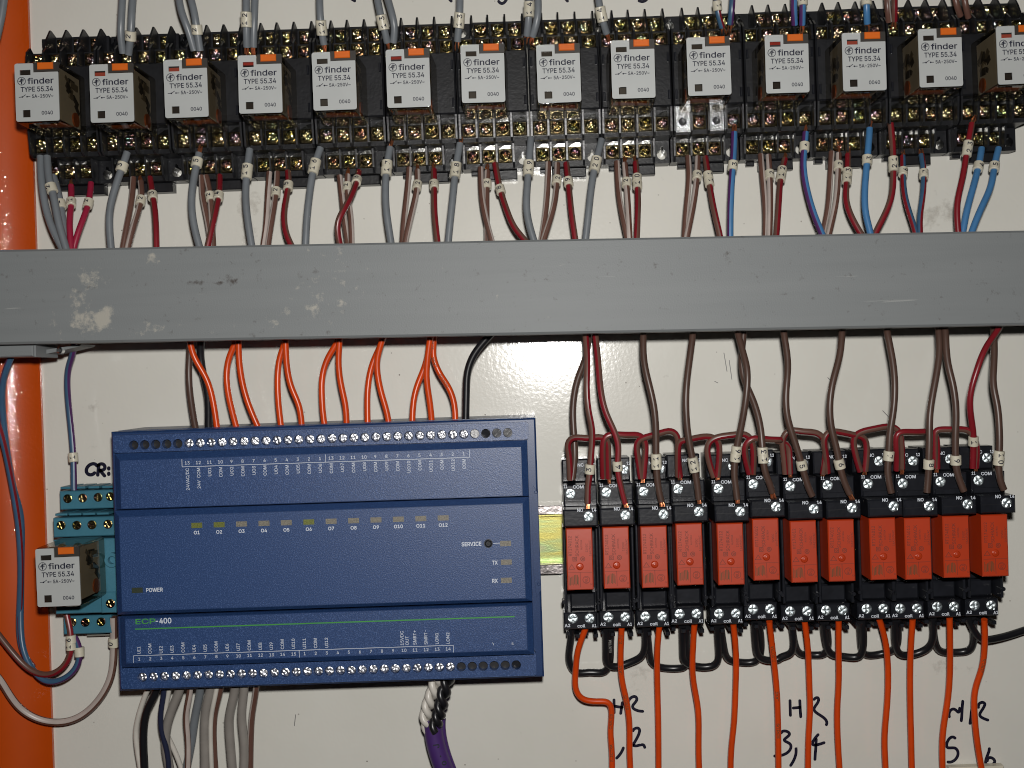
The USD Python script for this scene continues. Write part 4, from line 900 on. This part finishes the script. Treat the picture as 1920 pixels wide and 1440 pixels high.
# lower right: brown wires down to the NO terminals
LOW = [
 ('n', 'd 290,60 275,150 255,300 190,480 150,720 155,900 165,1100 f 120,430 108,525', (34, 29, 34), 'dark brown wire ending behind the first jumper loop', (), None, False),
 ('m', 'd 250,60 255,160 265,330 262,560 280,760 305,900 298,1100 f 212,500 205,560 202,668', (40, 48, 47, 45), 'red and brown wire sleeved 3 running to the leftmost relay base', (('3', 'f 212,458'),), 0, False),
 ('m', 'd 330,60 337,150 355,330 375,560 420,760 490,920 520,1050 515,1200 f 405,560 432,668', (40, 47, 47, 45), 'red and brown wire sleeved 4 running to the second relay base', (('4', 'f 390,430'),), 0, False),
 ('n', 'd 722,60 725,130 728,300 765,500 810,700 828,900 830,1100 838,1280 f 635,560 655,658', (40, 47, 47, 45), 'dark brown wire sleeved 11 to the third relay base', (('11', 'd 835,1165'),), 0, False),
 ('n', 'd 1135,60 1130,120 1100,350 1075,600 1082,850 1105,1020 1140,1200 f 875,560 884,642', (40, 47, 47, 45), 'dark brown wire sleeved 12 to the fourth relay base', (('12', 'd 1140,1195'),), 0, False),
 ('n', 'd 1490,60 1500,110 1545,280 1575,420 1565,640 1530,850 1490,1050 1470,1250 f 1110,560 1120,642', (40, 50, 47, 45), 'dark brown wire sleeved 16 crossing over its neighbour', (('16', 'd 1480,1110'),), 0, False),
 ('n', 'd 1550,60 1545,120 1530,300 1550,480 1620,650 1680,860 1700,1050 1725,1250 f 1320,550 1335,600', (36, 40, 47, 45), 'dark brown wire sleeved 13 crossing under its neighbour', (('13', 'd 1710,1115'),), 0, False),
 ('n', 'e 115,45 120,105 145,280 145,420 135,560 145,720 190,880 240,1040 g 215,460 245,560 272,622', (40, 47, 47, 45), 'dark brown wire sleeved 5 to the seventh relay base', (('5', 'e 257,1095'),), None, True),
 ('n', 'e 560,45 555,100 540,250 490,450 465,620 475,800 515,970 545,1120 g 475,550 502,610', (40, 47, 47, 45), 'dark brown wire sleeved 6 to the eighth relay base', (('6', 'e 533,1070'),), 0, True),
 ('n', 'e 890,45 895,95 930,280 950,480 940,680 915,850 905,1020 g 735,470 757,602', (40, 47, 47, 45), 'dark brown wire sleeved 7 to the ninth relay base', (('7', 'e 898,1022'),), None, True),
 ('n', 'e 1278,45 1280,85 1285,220 1255,450 1215,700 1210,900 1205,1080 g 985,470 975,600', (38, 45, 47, 45), 'dark brown wire sleeved 8 to the tenth relay base', (('8', 'e 1205,1075'),), None, True),
 ('n', 'e 1325,45 1330,90 1345,300 1385,480 1410,700 1405,900 1408,1050 g 1160,470 1202,592', (40, 47, 47, 45), 'dark brown wire sleeved 9 to the eleventh relay base', (('9', 'e 1410,1053'),), None, True),
 ('M', 'e 1740,45 1715,90 1640,200 1560,400 1515,600 1530,780 1540,880 1535,1110', (40, 46, 42, 35), 'red and brown wire sleeved 1 feeding the last jumper loop', (('1', 'e 1545,910'),), None, True),
 ('n', 'e 1690,45 1695,140 1695,300 1690,480 1720,650 1735,850 1735,960 1730,1080 g 1425,520 1447,582', (36, 44, 47, 45), 'dark brown wire sleeved 10, rightmost into the relay bases', (('10', 'e 1728,1040'),), None, True),
]
for kind, spec, ws, lab, mk, cu, fl in LOW: wire(kind, spec, ws, lab, mk, -1 if cu is not None else None, flip=fl)
JUMP = ['d 125,1309 115,1100 110,1010 150,965 260,965 380,960 425,990 437,1080 442,1295', 'd 398,1295 393,1100 412,965 470,937 600,940 690,945 735,990 742,1100 725,1295', 'd 705,1295 680,1120 680,1000 740,960 850,930 950,910 1000,950 1008,1080 1025,1285',
        'd 1010,1280 1008,1080 1025,1000 1080,980 1180,960 1270,955 1330,990 1347,1080 1332,1285', 'd 1302,1285 1255,1120 1260,1010 1330,960 1450,940 1550,935 1600,970 1627,1080 1622,1255', 'd 1592,1255 1560,1120 1565,1020 1620,972 1740,975 1850,980 e 60,900 130,930 160,1000 165,1155',
        'e 130,1155 115,1000 115,880 165,830 260,835 370,850 420,900 432,980 412,1155', 'e 447,1145 432,1000 425,885 465,840 540,840 660,865 720,890 740,960 728,1135', 'e 692,1135 650,980 650,880 700,840 800,815 920,800 975,830 1000,920 1005,1115',
        'e 965,1125 965,980 970,860 1015,840 1120,840 1200,838 1250,860 1266,920 1268,1115', 'e 1255,1105 1250,900 1260,835 1310,820 1400,820 1490,825 1540,870 1565,960 1558,1108']
for i, s in enumerate(JUMP):
    wire('m' if i % 2 == 0 else 'r', s, (34, 38 + 2 * (i % 2), 39 - 2 * (i % 2), 34), f'red and brown jumper looping from wire {marks[i]}’s relay base to wire {marks[i + 1]}’s'.replace('’', "'"), copper=-1, group='red and brown jumpers over the relay bases', name='jumper_wire')
BLK = ['h 292,385 275,520 270,640 320,720 420,722 530,717 570,660 578,560 582,385', 'h 545,385 545,560 560,660 620,680 720,650 810,600 838,520 838,385', 'h 850,385 868,560 890,650 960,685 1080,692 1140,672 1152,560 1148,385', 'h 1118,375 1120,560 1132,635 1200,672 1330,677 1380,640 1388,520 1382,375',
       'h 1405,375 1430,540 1460,620 1540,645 1660,640 1700,590 1708,480 1692,355', 'h 1658,355 1668,520 1690,600 1760,632 1840,622 i 100,608 165,580 190,520 180,355', 'i 178,355 200,500 240,580 330,592 420,582 450,520 432,345', 'i 415,345 430,480 470,580 560,602 680,602 712,540 707,325',
       'i 690,335 695,480 720,580 800,592 900,570 960,530 967,325', 'i 953,325 953,480 985,580 1060,592 1180,552 1230,490 1237,315', 'i 1237,315 1250,480 1290,560 1400,572 1510,552 1542,480 1532,305']
for i, s in enumerate(BLK):
    wire('k', s, (22, 8 + (i % 2) * 3.4, 8 + (i % 2) * 3.4, 22), f"black jumper looping under the coil terminals of bases {marks[i]} and {marks[i + 1]}", group='black jumpers under the relay bases', name='jumper_wire', prints=(('ELECTRA', 'h 592,500'),) if i == 0 else ())
wire('k', 'i 1500,312 1540,400 1600,470 1700,470 1820,440 1960,395 2060,370', (22, 14, 10), 'black wire leaving the last relay base towards the right edge')
ORA = ['h 395,385 335,560 318,700 320,850 370,920 470,940 560,950 585,1000 580,1150 588,1300 590,1490', 'h 663,385 655,600 665,780 695,920 720,1100 722,1280 730,1490', 'h 945,380 930,560 930,800 937,1100 940,1490', 'h 1208,365 1195,600 1200,780 1235,1000 1240,1250 1245,1490', 'h 1500,360 1520,600 1515,900 1505,1100 1485,1300 1480,1490', 'h 1770,340 1800,600 1825,850 1835,1100 1840,1490',
       'i 275,340 300,560 310,800 315,1000 305,1200 300,1490', 'i 530,335 530,560 530,800 520,1000 525,1250 540,1490', 'i 835,325 885,520 900,800 890,1000 875,1200 885,1490', 'i 1085,325 1070,560 1065,800 1070,1100 1080,1490', 'i 1362,315 1365,560 1360,800 1340,980 1310,1200 1312,1490', 'i 1622,325 1625,520 1600,700 1555,850 1550,1050 1570,1250 1610,1490']
PR = {0: (('CABLES', 'h 585,1080'), ('ELECTRA', 'h 590,1330')), 1: (('ELEC', 'h 660,470'), ('LAMI', 'h 660,690'), ('SIRIUS', 'h 700,940')), 5: (('ELECTRA', 'h 1800,580'), ('LAMI', 'h 1822,900'), ('SIRIUS', 'h 1835,1150')), 11: (('SIRIUS', 'i 1600,660'),)}
for i, s in enumerate(ORA):
    wire('o', s, (24, 17, 15, 14), ('orange wire bent sharply right' if i == 0 else 'orange wire hanging') + f' from the coil terminal below wire {marks[i]}', prints=PR.get(i, ()), group='orange wires below the red relays')

# left of the controller
wire('D', 'j 412,560 410,660 385,750 381,900 395,1050 411,1240 415,1440', (28, 16, 14, 18), 'blue and purple wire sleeved 1 down to the teal socket', (('1', 'j 413,1255'),))
wire('D', 'j 62,690 22,800 12,950 36,1200 80,1440 k 92,300 96,480 93,700 104,900 150,1000 215,1050 300,1030 350,970 355,900 335,850', (36, 22, 12, 18, 18), 'blue and purple wire dropping down the orange frame to the teal socket', ((' ', 'k 368,915'),))
wire('V', 'k -60,-250 5,-60 45,120 80,330 92,520 88,700 98,900 150,985', (34, 20, 9), 'dull blue wire with red stripe running down the orange frame', ())
wire('m', 'k -60,770 0,850 60,925 140,1000 225,1018 295,970 320,890 312,800 298,740', (24, 20, 20, 18), 'red and brown wire sleeved 16 curving up into the teal socket', (('16', 'k 316,880'),))
wire('u', 'k -60,980 0,1045 80,1160 200,1228 330,1222 430,1150 495,1040 512,920 510,760', (24, 12, 10, 16), 'brown and pale wire sleeved 0 in a wide loop left of the controller', (('0', 'k 509,870'),), r=1.8)

# below the controller
BOT = [('W', 'k 690,1040 655,1110 620,1220 612,1300 628,1420 640,1500', 'thin white wire, leftmost under the controller', 1.3), ('k', 'k 715,1050 695,1110 662,1180 645,1300 650,1440 652,1500', 'black wire second from left under the controller', 1.9), ('N', 'k 740,1050 736,1110 725,1180 727,1270 752,1370 760,1500', 'dark navy wire under the controller', 1.3),
       ('W', 'k 765,1050 757,1110 742,1190 745,1270 775,1340 815,1440 830,1500', 'thin white wire partly behind a grey cable', 1.2), ('G', 'k 820,1050 800,1110 765,1200 745,1320 762,1440 768,1500', 'leftmost thick grey cable under the controller', 2.2), ('u', 'k 858,1050 852,1110 838,1200 845,1320 842,1500', 'brown and pale wire left of the blue-grey cable', 1.5),
       ('g', 'k 905,1050 898,1110 880,1200 862,1320 838,1450 832,1500', 'blue-grey cable slanting left under the controller', 2.0), ('G', 'k 955,1050 942,1110 925,1200 922,1330 922,1500', 'straight thick grey cable in the middle of the bundle', 2.3), ('W', 'k 980,1050 970,1110 952,1200 948,1320 955,1500', 'thin white wire between the brown wire and grey cable', 1.1),
       ('q', 'k 1000,1050 988,1110 968,1200 965,1350 975,1500', 'plain brown wire in the middle of the bundle', 1.3), ('G', 'k 1062,1050 1053,1110 1035,1190 1032,1270 1045,1440 1048,1500', 'thick grey cable third from the right in the bundle', 2.2), ('G', 'k 1100,1050 1096,1110 1088,1200 1098,1330 1094,1500', 'thick grey cable second from the right in the bundle', 2.1), ('u', 'k 1155,1050 1149,1110 1135,1200 1128,1330 1125,1500', 'brown and pale wire, rightmost of the bundle', 1.5)]
for i, (kind, spec, lab, r_) in enumerate(BOT): wire(kind, spec, (30, 22 + (i % 3) * 2, 18 + (i % 3) * 2), lab, r=r_)
# purple cable with two twisted pairs
pc = np.array([P(*p, 22) for p in readpath('m 900,880 905,1000 935,1120 975,1230 1010,1330')])
t = np.linspace(0, 1, len(pc)); dense = CubicSpline(t, pc)(np.linspace(0, 1, 40))
oc = dense[0].copy()
cb = thing('network_cable', 'thick purple cable splitting into twisted white and black pairs', 'cable', oc)
mj, _ = tube(dense - oc, np.r_[5.0, np.full(39, 4.7)], 20, caps=False)
inn, _ = tube(dense - oc, np.full(40, 4.0), 20, caps=False); inn.invert()
obj(cb, 'jacket', mj, 'wire_violet', smooth=60); obj(cb, 'jacket_lining', inn, 'wire_violet', smooth=60)
fl_, _ = tube(dense - oc + np.array([4.4, -0.5, -1.2]), np.full(40, 1.5), 10, caps=True); obj(cb, 'jacket_fold', fl_, 'wire_violet', smooth=60)
for txt, (x, y) in (('J', (918, 1065)), ('.', (930, 1135)), ('o', (965, 1178))):
    q = P(*at('m', x, y), 27.0) - oc; obj(cb, 'print', T(txt, 2.8, bold=True, rot=100, x=q[0], y=q[1], z=q[2] - .35, depth=.4), 'ink')
def twist(spec, mt, name, rad, amp, turns, ph, ws):
    px = readpath(spec); tt = np.linspace(0, 1, 60)
    c = CubicSpline(np.linspace(0, 1, len(px)), px)(tt); w_ = np.interp(tt, [0, 1], ws)
    path = np.array([P(x, y, z) for (x, y), z in zip(c, w_)]) - oc
    tg = np.gradient(path, axis=0); tg /= np.linalg.norm(tg, axis=1, keepdims=True)
    s = np.cross(tg, (0, 0, 1)); s /= np.linalg.norm(s, axis=1, keepdims=True); u = np.cross(s, tg)
    for k in range(2):
        a = 2 * math.pi * turns * tt + math.pi * k + ph
        obj(cb, name, tube(path + amp * (np.cos(a)[:, None] * s + np.sin(a)[:, None] * u), rad, 10)[0], mt, smooth=60)
twist('m 915,560 910,650 885,730 862,800 850,880 880,960', 'wire_white', 'white_core', 1.75, 1.7, 2.6, 0.4, (30, 22))
twist('m 1000,560 985,650 960,740 945,820 925,880 910,960', 'wire_black', 'black_core', 1.8, 1.75, 2.6, 1.1, (32, 25))
tab = P(1781, 1436, 6); tab2 = P(1884, 1436, 6)
dt = thing('lower_duct_tip', 'pale grey plastic tip showing at the bottom edge below the marker 6', 'duct', (tab[0], tab[1] - 14, 0))
obj(dt, 'tip', bx(0, tab2[0] - tab[0], 0, 13.2 - (tab[1] - tab2[1]) / 2, 1, 6, 1.2), 'sleeve')
